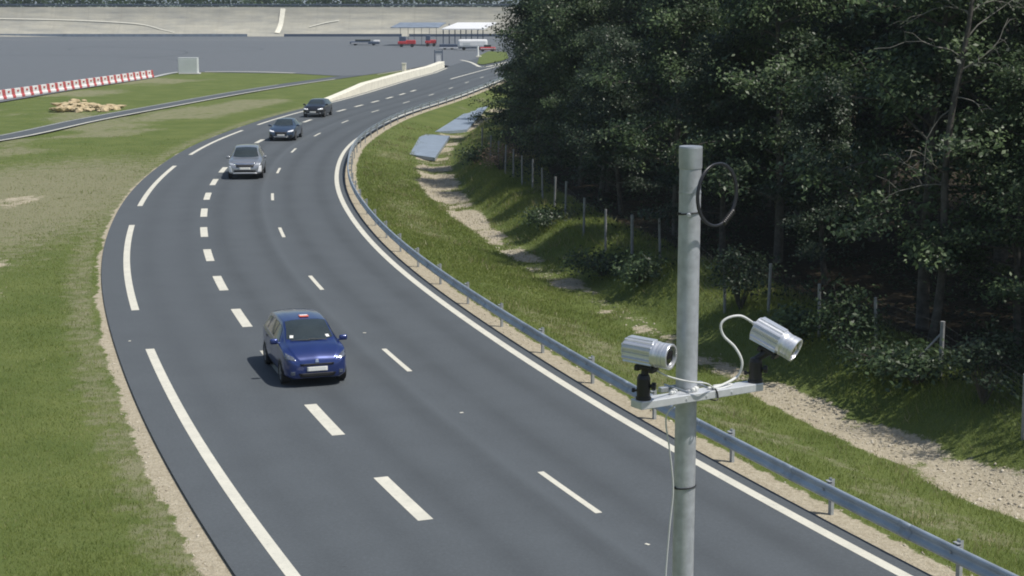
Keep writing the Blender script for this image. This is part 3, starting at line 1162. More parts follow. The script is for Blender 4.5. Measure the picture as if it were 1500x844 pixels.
# shrubs along the fence
def make_shrub(seed, H, rad, n, lm, per=22, leaf=0.06, flat=0.6):
    rnd = random.Random(seed)
    bm = bmesh.new()
    cents = []
    for i in range(n):
        a = rnd.uniform(0, 6.28)
        r = rad * math.sqrt(rnd.random())
        tip = Vector((r * math.cos(a), r * math.sin(a), H * (0.35 + 0.65 * rnd.random()) * (1 - 0.5 * r / rad)))
        mid = tip * 0.5 + Vector((0, 0, 0.12 * H))
        add_tube(bm, [Vector((0, 0, -.1)), mid, tip], [0.016, 0.010, 0.004], 4, caps=False)
        cents += [tip, mid.lerp(tip, 0.55)]
    tm = bpy.data.meshes.new('stem')
    bm.to_mesh(tm)
    bm.free()
    tm.materials.append(M['bark'])
    cm = leaf_mesh('foliage', cents, per, 0.16 + 0.05 * rad, flat, leaf, np.random.default_rng(seed))
    cm.materials.append(lm)
    return tm, cm


shr = [make_shrub(11, 1.9, 1.0, 34, M['leaf2']), make_shrub(12, 1.1, 1.2, 34, M['leaf1']), make_shrub(13, 2.6, 0.9, 36, M['leaf3']), make_shrub(14, 1.7, 0.9, 26, M['leaf_dry'], 16, 0.055), make_shrub(15, 0.8, 0.8, 26, M['leaf2'])]
shrub_spots = [((1235, 512), 0, 1.15, 'tall pale leafy bush between two fence posts right of the camera'), ((1300, 545), 1, 1.0, 'low spreading bush at the foot of the fence, far right'),
               ((885, 402), 1, 1.1, 'low leafy bush in front of the fence left of the pole'), ((940, 412), 4, 1.3, 'small bush in the grass just left of the pole'),
               ((1085, 452), 2, 1.05, 'tall bush behind the fence right of the pole'), ((735, 250), 3, 1.2, 'dry pinkish brown bush at the corner of the wood'),
               ((800, 330), 1, 1.0, 'dark low bush before the fence half way along the ditch'), ((1440, 590), 2, 1.0, 'tall sparse bush near the right edge of the photo'),
               ((700, 238), 4, 1.4, 'small green bush beside the dry brown bush'),
               ((1170, 492), 4, 1.2, 'small bush in the shade behind the tilted camera'), ((1345, 560), 4, 1.3, 'small leafy bush by the propped fence post')]
for (px, py), k, sc, lab in shrub_spots:
    p = at_ground(px, py)
    t = thing('bush', lab, 'bush', tuple(p), random.uniform(0, 6), None)
    t.scale = (sc, sc, sc)
    for nm, me_ in (('stem', shr[k][0]), ('foliage', shr[k][1])):
        o = bpy.data.objects.new(nm, me_)
        COL.objects.link(o)
        o.parent = t
# undergrowth inside the wood (uncountable)
cents = []
rs_ = np.random.default_rng(5)
for i in range(900):
    s = rs_.uniform(sF0 - 4, sF1 - 30)
    o = -16.0 - 9.0 * rs_.random() ** 1.2
    p = road_pt(s, o)
    p.z = terrain(p.x, p.y) + rs_.uniform(0.1, 0.9) ** 1.3
    if fbm(np.array([p.x * .3]), np.array([p.y * .3]), 91)[0] > 0.42:
        cents.append(p)
um = leaf_mesh('undergrowth', cents, 26, 0.36, 0.5, 0.075, rs_)
tag(link_mesh('undergrowth', um, M['leaf3']), kind='stuff')

# ------------------------------------------------------------------ slabs in the ditch
for quad, lab in ((((600, 226), (637, 231), (659, 200), (617, 197)), 'short blue-grey slab lying in the grassy ditch, nearer of two'),
                  (((637, 193), (684, 190), (716, 155), (696, 157)), 'long blue-grey slab in the grassy ditch, farther of two, by the wood')):
    P = [at(px, py, -0.52) for px, py in quad]
    c = sum(P, Vector()) / 4
    bm = bmesh.new()
    top = [bm.verts.new(p - c + Vector((0, 0, 0.0 if i in (0, 1) else 0.05))) for i, p in enumerate(P)]
    bot = [bm.verts.new(v.co - Vector((0, 0, 0.22))) for v in top]
    bm.faces.new(top)
    bm.faces.new(bot[::-1])
    for i in range(4):
        bm.faces.new((top[i], bot[i], bot[(i + 1) % 4], top[(i + 1) % 4]))
    o = from_bm('ditch_slab', bm, M['slab'])
    o.location = c
    tag(o, lab, 'slab')


# ------------------------------------------------------------------ cars
def pchip(x, xs, ys):
    """smooth monotone interpolation"""
    xs = np.asarray(xs, float)
    ys = np.asarray(ys, float)
    h = np.diff(xs)
    d = np.diff(ys) / h
    m = np.zeros_like(ys)
    for i in range(1, len(xs) - 1):
        if d[i - 1] * d[i] > 0:
            w1, w2 = 2 * h[i] + h[i - 1], h[i] + 2 * h[i - 1]
            m[i] = (w1 + w2) / (w1 / d[i - 1] + w2 / d[i])
    m[0], m[-1] = d[0], d[-1]
    i = np.clip(np.searchsorted(xs, x) - 1, 0, len(xs) - 2)
    t = (x - xs[i]) / h[i]
    return (2 * t**3 - 3 * t**2 + 1) * ys[i] + (t**3 - 2 * t**2 + t) * h[i] * m[i] + (-2 * t**3 + 3 * t**2) * ys[i + 1] + (t**3 - t**2) * h[i] * m[i + 1]


def build_car(name, label, cat, paint, st, wheels, wr, screen, sides, rear, loc, rz, dark_low=0.0):
    """st: rows (x, halfwidth, z_bottom, z_shoulder, z_top, rail_halfwidth) from rear to front; x forward"""
    root = thing(name, label, cat, loc, rz)
    st = np.array(st)
    xs = st[:, 0]
    segs = [3, 2, 5, 5, 2, 7, 2, 5, 5]
    X = np.concatenate([np.linspace(xs[0], xs[-1] - 0.3, 110), np.linspace(xs[-1] - 0.29, xs[-1], 26)])
    W, ZB, ZS, ZT, RW = [pchip(X, xs, st[:, i]) for i in range(1, 6)]

    def ring(i):
        w, zb, zs, zt, rw = W[i], ZB[i], ZS[i], ZT[i], min(RW[i], W[i] * 0.93)
        cab = max(zt - zs, 0.02)
        k = [(0, zb), (.80 * w, zb), (.965 * w, zb + .09), (w, zb + .42 * (zs - zb)), (.99 * w, zs - .07), (.955 * w, zs),
             (rw + .05 * min(1, cab), zt - min(.11, .55 * cab)), (rw - .02, zt - min(.045, .3 * cab)), (.6 * rw, zt - .012), (0, zt)]
        pts = []
        for a in range(len(segs)):
            for j in range(segs[a]):
                t = j / segs[a]
                pts.append((k[a][0] + (k[a + 1][0] - k[a][0]) * t, k[a][1] + (k[a + 1][1] - k[a][1]) * t))
        pts.append(k[-1])
        return pts
    half = [ring(i) for i in range(len(X))]
    nh = len(half[0])
    ks = np.concatenate([[0], np.cumsum(segs)])
    V, F = [], []
    nr = 2 * nh - 2
    for i in range(len(X)):
        V += [(X[i], p[0], p[1]) for p in half[i]] + [(X[i], -p[0], p[1]) for p in half[i][-2:0:-1]]
    for i in range(len(X) - 1):
        for j in range(nr):
            F.append((i * nr + j, i * nr + (j + 1) % nr, (i + 1) * nr + (j + 1) % nr, (i + 1) * nr + j))
    F.append(tuple(range(nr))[::-1])
    F.append(tuple((len(X) - 1) * nr + j for j in range(nr)))
    me = bpy.data.meshes.new('body')
    me.from_pydata(V, [], F)
    me.update()
    # wheel-arch shade coloured as black faces on the closed shell; lower sill dark too
    for p in me.polygons:
        c = p.center
        if any((c.x - wx) ** 2 + (c.z - wr) ** 2 < (wr + .055) ** 2 for wx in wheels) and abs(c.y) > .45:
            p.material_index = 1
        elif c.z < dark_low:
            p.material_index = 1
    bm = bmesh.new()
    bm.from_mesh(me)
    bmesh.ops.recalc_face_normals(bm, faces=bm.faces)
    bvh = BVHTree.FromBMesh(bm)
    bm.to_mesh(me)
    bm.free()
    body = link_mesh('body', me, [paint, M['black']], root, smooth=True)

    def sub(name_, x0, x1, x2, x3, k0, k1, side, mtl, out=0.007, nx=14, nv=6):
        """a panel on the shell: x range x0..x1 at ring place k0, x2..x3 at ring place k1"""
        vs, fs = [], []

        def pt(x, k):
            xi = np.interp(x, X, np.arange(len(X)))
            i = int(min(max(xi, 0), len(X) - 2))
            t = xi - i
            a = np.interp(k, np.arange(nh), [p[0] for p in half[i]]) * (1 - t) + np.interp(k, np.arange(nh), [p[0] for p in half[i + 1]]) * t
            z = np.interp(k, np.arange(nh), [p[1] for p in half[i]]) * (1 - t) + np.interp(k, np.arange(nh), [p[1] for p in half[i + 1]]) * t
            return Vector((x, a * side, z))
        for b in range(nv + 1):
            f = b / nv
            k = k0 + (k1 - k0) * f
            xa, xb = x0 + (x2 - x0) * f, x1 + (x3 - x1) * f
            for a in range(nx + 1):
                x = xa + (xb - xa) * a / nx
                p = pt(x, k)
                e = .02
                n_ = (pt(x + e, k) - pt(x - e, k)).cross(pt(x, min(k + .3, nh - 1)) - pt(x, max(k - .3, 0)))
                if n_.length > 1e-9:
                    n_.normalize()
                    if n_.dot(p - Vector((p.x, 0, .6))) < 0: n_ = -n_
                    p = p + n_ * out
                vs.append(tuple(p))
        for b in range(nv):
            for a in range(nx):
                q = b * (nx + 1) + a
                fs.append((q, q + 1, q + nx + 2, q + nx + 1))
        m_ = bpy.data.meshes.new(name_)
        m_.from_pydata(vs, [], fs)
        return link_mesh(name_, m_, mtl, root, smooth=True)

    # windscreen as one full-width panel: from rail to rail
    def screen_panel(name_, xa, xb, xc, mtl):
        """xa: base at centre, xc: base at corners, xb: roof edge"""
        vs, fs = [], []
        nu, nv = 18, 12
        for b in range(nv + 1):
            f = b / nv
            for a in range(nu + 1):
                u = -1 + 2 * a / nu
                x0_ = xa + (xc - xa) * u * u
                x = x0_ + (xb - x0_) * f
                xi = float(np.interp(x, X, np.arange(len(X))))
                i = int(min(xi, len(X) - 2))
                t = xi - i
                rw = (min(RW[i], W[i] * .93) * (1 - t) + min(RW[i + 1], W[i + 1] * .93) * t) - .05
                y = u * rw
                hit = bvh.ray_cast(Vector((x, y, 3)), Vector((0, 0, -1)))
                p = hit[0] + hit[1] * .006
                vs.append(tuple(p))
        for b in range(nv):
            for a in range(nu):
                q = b * (nu + 1) + a
                fs.append((q, q + 1, q + nu + 2, q + nu + 1))
        m_ = bpy.data.meshes.new(name_)
        m_.from_pydata(vs, [], fs)
        return link_mesh(name_, m_, mtl, root, smooth=True)

    screen_panel('windscreen', *screen, M['glass'])
    for side in (1, -1):
        for (a0, a1, b0, b1) in sides:
            sub('side_window', a0, a1, b0, b1, ks[5] + .7, ks[6] - .2, side, M['glass'])
    if rear:
        screen_panel('rear_window', *rear, M['glass'])

    def front(name_, quad, mtl, out=.006, n=8, parent=root, d=(-1, 0, 0), thick=0.0):
        """patch pressed on the nose: quad of (y, z) corners"""
        vs, fs = [], []
        d = Vector(d).normalized()
        for b in range(n + 1):
            for a in range(n + 1):
                u, v = a / n, b / n
                y = (quad[0][0] * (1 - u) + quad[1][0] * u) * (1 - v) + (quad[3][0] * (1 - u) + quad[2][0] * u) * v
                z = (quad[0][1] * (1 - u) + quad[1][1] * u) * (1 - v) + (quad[3][1] * (1 - u) + quad[2][1] * u) * v
                hit = bvh.ray_cast(Vector((0, y, z)) - d * 5, d)
                if hit[0] is None:
                    hit = bvh.find_nearest(Vector((xs[-1], y, z)))
                p = hit[0] + hit[1] * out
                vs.append(tuple(p))
        m1 = n + 1
        for b in range(n):
            for a in range(n):
                q = b * m1 + a
                fs.append((q, q + 1, q + m1 + 1, q + m1))
        m_ = bpy.data.meshes.new(name_)
        m_.from_pydata(vs, [], fs)
        o = link_mesh(name_, m_, mtl, parent, smooth=True)
        so = o.modifiers.new('t', 'SOLIDIFY')
        so.thickness = thick or .004
        so.offset = 1
        return o

    # wheels
    for wx in wheels:
        i = int(np.interp(wx, X, np.arange(len(X))))
        for side in (1, -1):
            wroot = bpy.data.objects.new('wheel', None)
            COL.objects.link(wroot)
            wroot.parent = root
            wroot.location = (wx, side * (W[i] - .10), wr)
            bm = bmesh.new()
            add_lathe(bm, (0, -.10 if side > 0 else .10, 0), (0, side, 0), [(0, wr * .62), (0.0, wr * .95), (.02, wr), (.18, wr), (.205, wr * .95), (.21, wr * .72), (.19, wr * .66)], 28)
            from_bm('tyre', bm, M['rubber'], wroot, smooth=False)
            bm = bmesh.new()
            add_lathe(bm, (0, side * .085, 0), (0, side, 0), [(0, wr * .66), (.012, wr * .66), (.012, wr * .60), (.002, wr * .58), (.004, wr * .12), (.02, wr * .1)], 24)
            for q in range(5):
                a = q * 2 * math.pi / 5
                add_box(bm, Vector((math.cos(a) * wr * .36, side * .096, math.sin(a) * wr * .36)), (wr * .52, .014, .05), Matrix.Rotation(-a, 3, 'Y'))
            from_bm('rim', bm, M['rim'], wroot)
    # mirrors
    for side in (1, -1):
        xm = screen[2] - .12
        i = int(np.interp(xm, X, np.arange(len(X))))
        bm = bmesh.new()
        add_box(bm, Vector((xm, side * (W[i] + .075), ZS[i] + .07)), (.11, .21, .14), None, .04)
        add_box(bm, Vector((xm - .01, side * (W[i] - .0), ZS[i] + .02)), (.06, .24, .04), None, .012)
        from_bm('wing_mirror', bm, paint, root, smooth=True)
    return root, front, bvh, sub, ks


def paintm(name, col, metal=0.35, rough=0.28):
    return mat(name, col, rough, metal=metal, var=0.06, scale=3, coat=1.0)


def car_pose(px, py, length, zb=0.2):
    """ground pose of a car whose front bumper foot shows at (px, py)"""
    p = at(px, py, zb)
    s, o = road_so([p.x], [p.y])
    s, o = float(s[0]) + length / 2, float(o[0])
    c = road_pt(s, o)
    return (c.x, c.y, 0.004), heading(s) + math.pi


BLUE = paintm('deep_blue_paint', (0.017, 0.037, 0.165))
loc, rz = car_pose(463, 556, 3.8)
hatch = [(-1.90, .58, .42, .80, .96, .50), (-1.84, .71, .30, .92, 1.12, .55), (-1.62, .785, .24, 1.00, 1.36, .56), (-1.20, .815, .20, 1.00, 1.43, .575), (-.45, .825, .19, .98, 1.475, .58), (.22, .825, .19, .96, 1.45, .57),
         (.55, .825, .19, .95, 1.345, .59), (1.10, .825, .19, .93, 1.05, .66), (1.40, .82, .19, .90, .985, .65), (1.62, .80, .20, .83, .90, .60), (1.77, .745, .21, .75, .805, .54), (1.86, .65, .24, .66, .71, .46), (1.90, .52, .30, .57, .62, .40)]
root, front, bvh, sub, ks = build_car('hatchback_car', 'deep blue hatchback with small red and white roof plate, nearest car on the road', 'car', BLUE, hatch, (-1.18, 1.22), .30,
                                      (1.14, .28, .94), [(.02, .80, .16, .48), (-.84, -.04, -.78, .08), (-1.40, -.93, -1.20, -.88)], (-1.78, -1.48, -1.72), loc, rz, dark_low=.235)
for sd in (1, -1):
    front('headlight', [(sd * .52, .68), (sd * .76, .73), (sd * .76, .86), (sd * .57, .77)], M['lampd'])
    front('fog_light', [(sd * .56, .33), (sd * .66, .33), (sd * .66, .42), (sd * .56, .42)], M['lampd'])
front('upper_grille', [(-.40, .565), (.40, .565), (.44, .61), (-.44, .61)], M['black'], thick=.006)
front('lower_grille', [(-.42, .27), (.42, .27), (.48, .37), (-.48, .37)], M['black'], thick=.006)
front('licence_plate', [(-.26, .42), (.26, .42), (.26, .53), (-.26, .53)], M['plate'], out=.014, thick=.008)
front('badge', [(-.05, .63), (.05, .63), (.035, .71), (-.035, .71)], M['chrome'], out=.010, thick=.008)
bm = bmesh.new()
zr = bvh.ray_cast(Vector((.0, 0, 3)), Vector((0, 0, -1)))[0].z
add_box(bm, Vector((.0, 0.03, zr + .016)), (.22, .24, .014), Matrix.Rotation(.03, 3, 'Y'), .006)
rp = from_bm('roof_plate', bm, M['orange'], root)
bm = bmesh.new()
add_box(bm, Vector((-.03, 0.03, zr + .029)), (.10, .20, .006), Matrix.Rotation(.03, 3, 'Y'))
from_bm('stripe', bm, M['whitep'], rp)
for y, x in ((.46, .93), (-.46, .91)):
    h0 = bvh.ray_cast(Vector((x, y, 3)), Vector((0, 0, -1)))
    bm = bmesh.new()
    rot = h0[1].to_track_quat('Z', 'X').to_matrix()
    add_box(bm, h0[0] + h0[1] * .012, (.10, .09, .004), rot)
    from_bm('windscreen_sticker', bm, M['plate'], root)
for y0, y1 in ((.42, -.05), (-.02, -.52)):
    bm = bmesh.new()
    pts = []
    for t in range(7):
        y = y0 + (y1 - y0) * t / 6
        x = 1.12 - .05 * t / 6
        h0 = bvh.ray_cast(Vector((x, y, 3)), Vector((0, 0, -1)))
        pts.append(h0[0] + h0[1] * .022)
    add_tube(bm, pts, .008, 5)
    from_bm('wiper', bm, M['black'], root)

for side in (1, -1):
    for xs_ in (.88, -.06, -.86):
        sub('door_seam', xs_ - .006, xs_ + .006, xs_ - .006 + .02, xs_ + .006 + .02, ks[2] + 1, ks[5], side, M['black'], out=.003, nx=1, nv=10)
    for xs_ in (.10, -.72):
        sub('door_handle', xs_ - .09, xs_ + .09, xs_ - .09, xs_ + .09, ks[4] - .9, ks[4] - .2, side, M['black'], out=.016, nx=4, nv=1)
GREY = paintm('steel_grey_paint', (0.34, 0.355, 0.38), .6, .3)
loc, rz = car_pose(358, 258, 4.5)
suv = [(-2.2, .66, .45, .95, 1.05, .50), (-2.12, .80, .32, 1.05, 1.25, .58), (-1.85, .89, .27, 1.10, 1.52, .60), (-1.2, .925, .24, 1.10, 1.64, .63), (-.3, .93, .24, 1.07, 1.67, .635), (.30, .93, .24, 1.05, 1.62, .62),
       (.60, .93, .24, 1.04, 1.50, .65), (1.10, .93, .24, 1.02, 1.13, .76), (1.60, .92, .24, .98, 1.05, .74), (1.95, .90, .25, .91, .96, .70), (2.10, .86, .26, .84, .88, .64), (2.20, .76, .30, .72, .76, .56), (2.25, .62, .36, .60, .64, .5)]
root, front, bvh, sub, ks = build_car('suv_car', 'steel grey off-road car with white lamps and pale grille bars, second in line', 'car', GREY, suv, (-1.36, 1.36), .355,
                                      (1.16, .34, .98), [(.10, .88, .22, .54), (-.95, .02, -.90, .14), (-1.75, -1.05, -1.55, -1.0)], (-2.08, -1.75, -2.0), loc, rz, dark_low=.33)
for sd in (1, -1):
    front('headlight', [(sd * .48, .76), (sd * .86, .80), (sd * .84, .90), (sd * .50, .84)], M['lamp'])
    front('day_lamp', [(sd * .66, .38), (sd * .88, .40), (sd * .88, .74), (sd * .76, .74)], M['drl'], out=.012)
front('grille', [(-.46, .66), (.46, .66), (.50, .84), (-.50, .84)], M['black'], thick=.006)
front('grille_bar', [(-.48, .80), (.48, .80), (.62, .865), (-.62, .865)], M['chrome'], out=.018, thick=.008)
front('lower_grille', [(-.58, .40), (.58, .40), (.58, .52), (-.58, .52)], M['black'], thick=.006)
front('bumper_trim', [(-.66, .33), (.66, .33), (.62, .385), (-.62, .385)], M['drl'], out=.014, thick=.010)
front('licence_plate', [(-.30, .54), (.30, .54), (.30, .65), (-.30, .65)], M['plate'], out=.016, thick=.008)

DB = paintm('slate_blue_paint', (0.050, 0.080, 0.140), .5)
loc, rz = car_pose(410, 203, 4.7)
sed = [(-2.35, .66, .42, .85, .95, .50), (-2.25, .80, .30, .95, 1.03, .66), (-1.75, .89, .24, .98, 1.10, .66), (-1.1, .91, .20, .98, 1.36, .58), (-.4, .915, .19, .97, 1.44, .58), (.25, .915, .19, .95, 1.42, .57),
       (.60, .915, .19, .94, 1.28, .62), (1.15, .915, .19, .91, .99, .74), (1.60, .90, .19, .86, .92, .72), (2.0, .87, .20, .77, .82, .66), (2.20, .80, .21, .70, .74, .58), (2.30, .70, .25, .62, .66, .5), (2.35, .55, .32, .52, .57, .42)]
root, front, bvh, sub, ks = build_car('saloon_car', 'slate blue saloon with bright headlights, third in line behind the grey one', 'car', DB, sed, (-1.42, 1.40), .325,
                                      (1.18, .30, .98), [(.0, .84, .12, .50), (-.95, -.08, -.82, .04), (-1.5, -1.05, -1.2, -.98)], (-1.75, -1.0, -1.6), loc, rz, dark_low=.25)
for sd in (1, -1):
    front('headlight', [(sd * .46, .63), (sd * .84, .68), (sd * .84, .78), (sd * .48, .70)], M['drl'])
    front('air_inlet', [(sd * .58, .30), (sd * .78, .32), (sd * .76, .46), (sd * .60, .44)], M['black'])
front('grille', [(-.36, .42), (.36, .42), (.42, .64), (-.42, .64)], M['black'], thick=.006)
front('lower_grille', [(-.5, .27), (.5, .27), (.5, .36), (-.5, .36)], M['chrome'], thick=.006)
front('licence_plate', [(-.26, .38), (.26, .38), (.26, .48), (-.26, .48)], M['plate'], out=.016, thick=.008)

BK = paintm('black_paint', (0.016, 0.017, 0.022), .3)
loc, rz = car_pose(459, 169, 4.2)
bks = [(q[0] * 1.08, q[1] * 1.07, q[2], q[3] * 1.0, q[4] * 0.99, q[5] * 1.03) for q in hatch]
root, front, bvh, sub, ks = build_car('compact_car', 'black compact car with white headlights, farthest of the four driving cars', 'car', BK, bks, (-1.28, 1.32), .32,
                                      (1.23, .31, 1.02), [(.02, .86, .17, .52), (-.90, -.04, -.84, .08), (-1.5, -1.0, -1.3, -.95)], (-1.92, -1.60, -1.86), loc, rz, dark_low=.25)
for sd in (1, -1):
    front('headlight', [(sd * .40, .64), (sd * .82, .67), (sd * .82, .78), (sd * .42, .71)], M['drl'])
    front('fog_light', [(sd * .56, .33), (sd * .68, .33), (sd * .68, .40), (sd * .56, .40)], M['lamp'])
front('grille', [(-.36, .56), (.36, .56), (.38, .62), (-.38, .62)], M['black'], thick=.006)
front('bumper_trim', [(-.48, .28), (.48, .28), (.5, .34), (-.5, .34)], M['chrome'], thick=.006)
front('licence_plate', [(-.26, .40), (.26, .40), (.26, .51), (-.26, .51)], M['plate'], out=.016, thick=.008)

# ------------------------------------------------------------------ pole with the two camera housings
PY = 9.0
ptop = dep(1012, 214, PY)
pole = thing('camera_pole', 'tall galvanised steel pole with capped top carrying an aluminium crossbar', 'pole', (ptop.x, PY, 0))
zt = ptop.z
bm = bmesh.new()
r = 0.0605
add_lathe(bm, (0, 0, -0.06), (0, 0, 1), [(0, r), (zt - .12 + .06, r)], 40)
sh = from_bm('shaft', bm, M['pole'], pole, smooth=True)
sh.data.set_sharp_from_angle(angle=R(40))
bm = bmesh.new()
add_lathe(bm, (0, 0, zt - .262), (0, 0, 1), [(0, r * .99), (.001, r * 1.025), (.010, r * 1.025), (.011, r * .99)], 40)
from_bm('joint_ring', bm, M['galv'], pole)
bm = bmesh.new()
add_lathe(bm, (0, 0, zt - .125), (0, 0, 1), [(0, r * 1.0), (.004, r * 1.06), (.115, r * 1.075), (.124, r * 1.05), (.125, r * .98)], 40)
cap = from_bm('cap', bm, M['galv'], pole)
bm = bmesh.new()
add_lathe(bm, (-.012, -r - .004, zt - .375), (0, -1, 0), [(0, .013), (.006, .013), (.008, .009)], 14)
from_bm('rivet', bm, M['galv'], pole)
for zz in (dep(1010, 314, PY - r).z, dep(1004, 717, PY - r).z):
    bm = bmesh.new()
    ang = [2 * math.pi * k / 36 for k in range(37)]
    add_tube(bm, [Vector((math.cos(a) * (r + .003), math.sin(a) * (r + .003), zz + .008 * math.cos(a + .5))) for a in ang], .0045, 6)
    add_box(bm, Vector((-r * .95, -r * .45, zz)), (.022, .014, .010))
    from_bm('cable_tie', bm, M['black'], pole)
# crossbar (world corners -> local)
po = Vector(pole.location)
BZ = 7.42
bl = at(921, 589, BZ)
br = at(1099, 561, BZ)
ax = (br - bl).normalized()
ctr = (bl + br) / 2
nrm = Vector((ax.y, -ax.x, 0))          # towards the viewer
pn = Vector((po.x, PY, BZ))
# push the bar so that its back touches the pole
gap = (ctr - pn).dot(nrm)
ctr = ctr + nrm * ((r + .052) - gap) - po
L = (br - bl).length
rotb = Matrix((ax, -nrm, Vector((0, 0, 1)))).transposed()
bm = bmesh.new()
add_box(bm, Vector((0, 0, 0)), (L, .10, .045), None, .004)
for xx in (-L / 2 - .0005, L / 2 + .0005):
    add_box(bm, Vector((xx, 0, 0)), (.002, .085, .032))
for xx in (-.12, .02, .20):
    add_lathe(bm, (xx, -.050, 0), (0, -1, 0), [(0, .007), (.004, .007)], 10)
bmesh.ops.rotate(bm, verts=bm.verts, cent=(0, 0, 0), matrix=rotb)
bmesh.ops.translate(bm, verts=bm.verts, vec=ctr)
bar = from_bm('crossbar', bm, M['alu_bar'], pole)
# clamp: plate behind the pole and a U-bolt
bm = bmesh.new()
add_box(bm, Vector((0, .10 + r, .012)), (.30, .03, .03), None, .003)
for xx in (-.085, .085):
    add_cyl(bm, Vector((xx, -.03, .028)), Vector((xx, .20, .028)), .006, 8)
    add_lathe(bm, (xx, -.012, .028), (0, -1, 0), [(0, .011), (.012, .011)], 6)
bmesh.ops.rotate(bm, verts=bm.verts, cent=(0, 0, 0), matrix=rotb)
bmesh.ops.translate(bm, verts=bm.verts, vec=ctr)
from_bm('clamp', bm, M['galv'], pole)
bm = bmesh.new()
pts_ = [ctr + rotb @ Vector(q) for q in ((.085, .045, .045), (.085, -.045, .030), (.095, -.056, -.02), (.07, -.056, -.03), (.07, .04, -.03))]
add_tube(bm, smooth_path(pts_, 4), .004, 6)
from_bm('cable_tie', bm, M['black'], pole)


def cam_frame(axis, up=(0, 0, 1)):
    y = Vector(axis).normalized()
    x = y.cross(Vector(up)).normalized()
    z = x.cross(y)
    return Matrix((x, y, z)).transposed()


def housing(label, centre, axis, foot, L=.268):
    """finned cylinder-like camera housing (local +Y looks out of the lens) on a ball mount standing at foot"""
    root = thing('surveillance_camera', label, 'camera', tuple(foot))
    fo_ = Vector(foot)
    Rm = cam_frame(axis)
    c = Vector(centre) - fo_

    def put(bm):
        bmesh.ops.rotate(bm, verts=bm.verts, cent=(0, 0, 0), matrix=Rm)
        bmesh.ops.translate(bm, verts=bm.verts, vec=c)
    # finned body: octagonal-round profile with ribs, extruded
    bm = bmesh.new()
    n = 96
    prof_ = []
    for k in range(n):
        a = 2 * math.pi * k / n
        sq = 1.0 / max(abs(math.cos(a)), abs(math.sin(a)))
        rr = .0660 * (1 + .16 * (min(sq, 1.12) - 1) / .12)
        side = abs(math.cos(a)) > .30
        rr -= .009 if (side and (k // 3) % 2 == 0) else 0
        prof_.append((rr * math.cos(a), rr * math.sin(a)))
    y0, y1 = -L / 2, L * .14
    rA = [bm.verts.new((p[0], y0, p[1])) for p in prof_]
    rB = [bm.verts.new((p[0], y1, p[1])) for p in prof_]
    for k in range(n):
        bm.faces.new((rA[k], rA[(k + 1) % n], rB[(k + 1) % n], rB[k]))
    bm.faces.new(rA[::-1])
    bm.faces.new(rB)
    put(bm)
    from_bm('housing', bm, M['alu'], root)
    # flat top strip
    bm = bmesh.new()
    add_box(bm, Vector((0, -L * .17, .070)), (.054, L * .60, .012), None, .003)
    put(bm)
    from_bm('top_strip', bm, M['alu'], root)
    # smooth front barrel with ring grooves
    bm = bmesh.new()
    add_lathe(bm, (0, y1 - .002, 0), (0, 1, 0), [(0, .072), (.018, .072), (.030, .069), (.044, .069), (.046, .066), (.050, .066), (.052, .070), (.066, .070), (.068, .067), (.072, .067), (.074, .071), (L * .36, .071), (L * .36 + .003, .069), (L * .36 + .003, .059), (L * .36 - .016, .056)], 44)
    put(bm)
    from_bm('barrel', bm, M['alu'], root, smooth=False)
    bm = bmesh.new()
    add_lathe(bm, (0, y1 + L * .36 - .014, 0), (0, 1, 0), [(0, .0565), (.004, .0565), (.008, .036), (.010, .001)], 36)
    put(bm)
    from_bm('lens', bm, M['lens'], root, smooth=True)
    # rear plate, gland and screws
    bm = bmesh.new()
    add_lathe(bm, (0, y0 - .006, 0), (0, 1, 0), [(0, .064), (.002, .067), (.006, .067)], 32)
    add_lathe(bm, (.012, y0 - .030, .022), (0, 1, 0), [(0, .009), (.012, .013), (.026, .013)], 12)
    put(bm)
    from_bm('rear_plate', bm, M['alu'], root)
    # mount
    under = c + Rm @ Vector((0, -.01, -.078))
    bm = bmesh.new()
    add_box(bm, Vector((0, -.01, -.080)), (.070, .115, .018), None, .004)
    add_box(bm, Vector((0, -.055, -.090)), (.076, .026, .026), None, .003)
    add_box(bm, Vector((0, .035, -.090)), (.076, .022, .026), None, .003)
    put(bm)
    from_bm('mount_plate', bm, M['black'], root)
    bm = bmesh.new()
    hb = max(.05, under.z - .045)
    add_lathe(bm, (0, 0, 0), (0, 0, 1), [(0, .043), (.014, .043), (.018, .037), (hb * .45, .038), (hb * .85, .037), (hb, .030), (hb + .003, .018)], 26)
    top = Vector((0, 0, hb - .01))
    add_tube(bm, [top, top.lerp(under, .5), under], [.020, .022, .030], 12)
    d = Vector((1, -.25, 0)).normalized()
    add_lathe(bm, Vector((0, 0, hb * .55)) + d * .030, d, [(0, .010), (.014, .010), (.015, .021), (.036, .022), (.038, .017)], 14)
    add_lathe(bm, Vector((0, 0, hb * .35)) - d * .028, -d, [(0, .006), (.020, .006), (.021, .012), (.036, .012)], 12)
    from_bm('ball_head', bm, M['black'], root, smooth=False)
    return root, Vector(c) + fo_, Rm


topz = BZ + .0225
f1 = po + ctr + rotb @ Vector((-L / 2 + .05, 0, 0)); f1.z = topz
f2 = po + ctr + rotb @ Vector((L / 2 - .02, 0, 0)); f2.z = topz
c1 = dep(951, 517, f1.y - .005)
c2 = dep(1137, 497, f2.y - .02)
A1, A2 = (.84, -.54, -.055), (.785, -.48, -.39)
h1, C1, R1 = housing('silver finned camera aimed level to the right, at the left end of the crossbar', c1, A1, f1)
h2, C2, R2 = housing('bright silver camera tilted down to the right, at the right end of the crossbar', c2, A2, f2, .262)


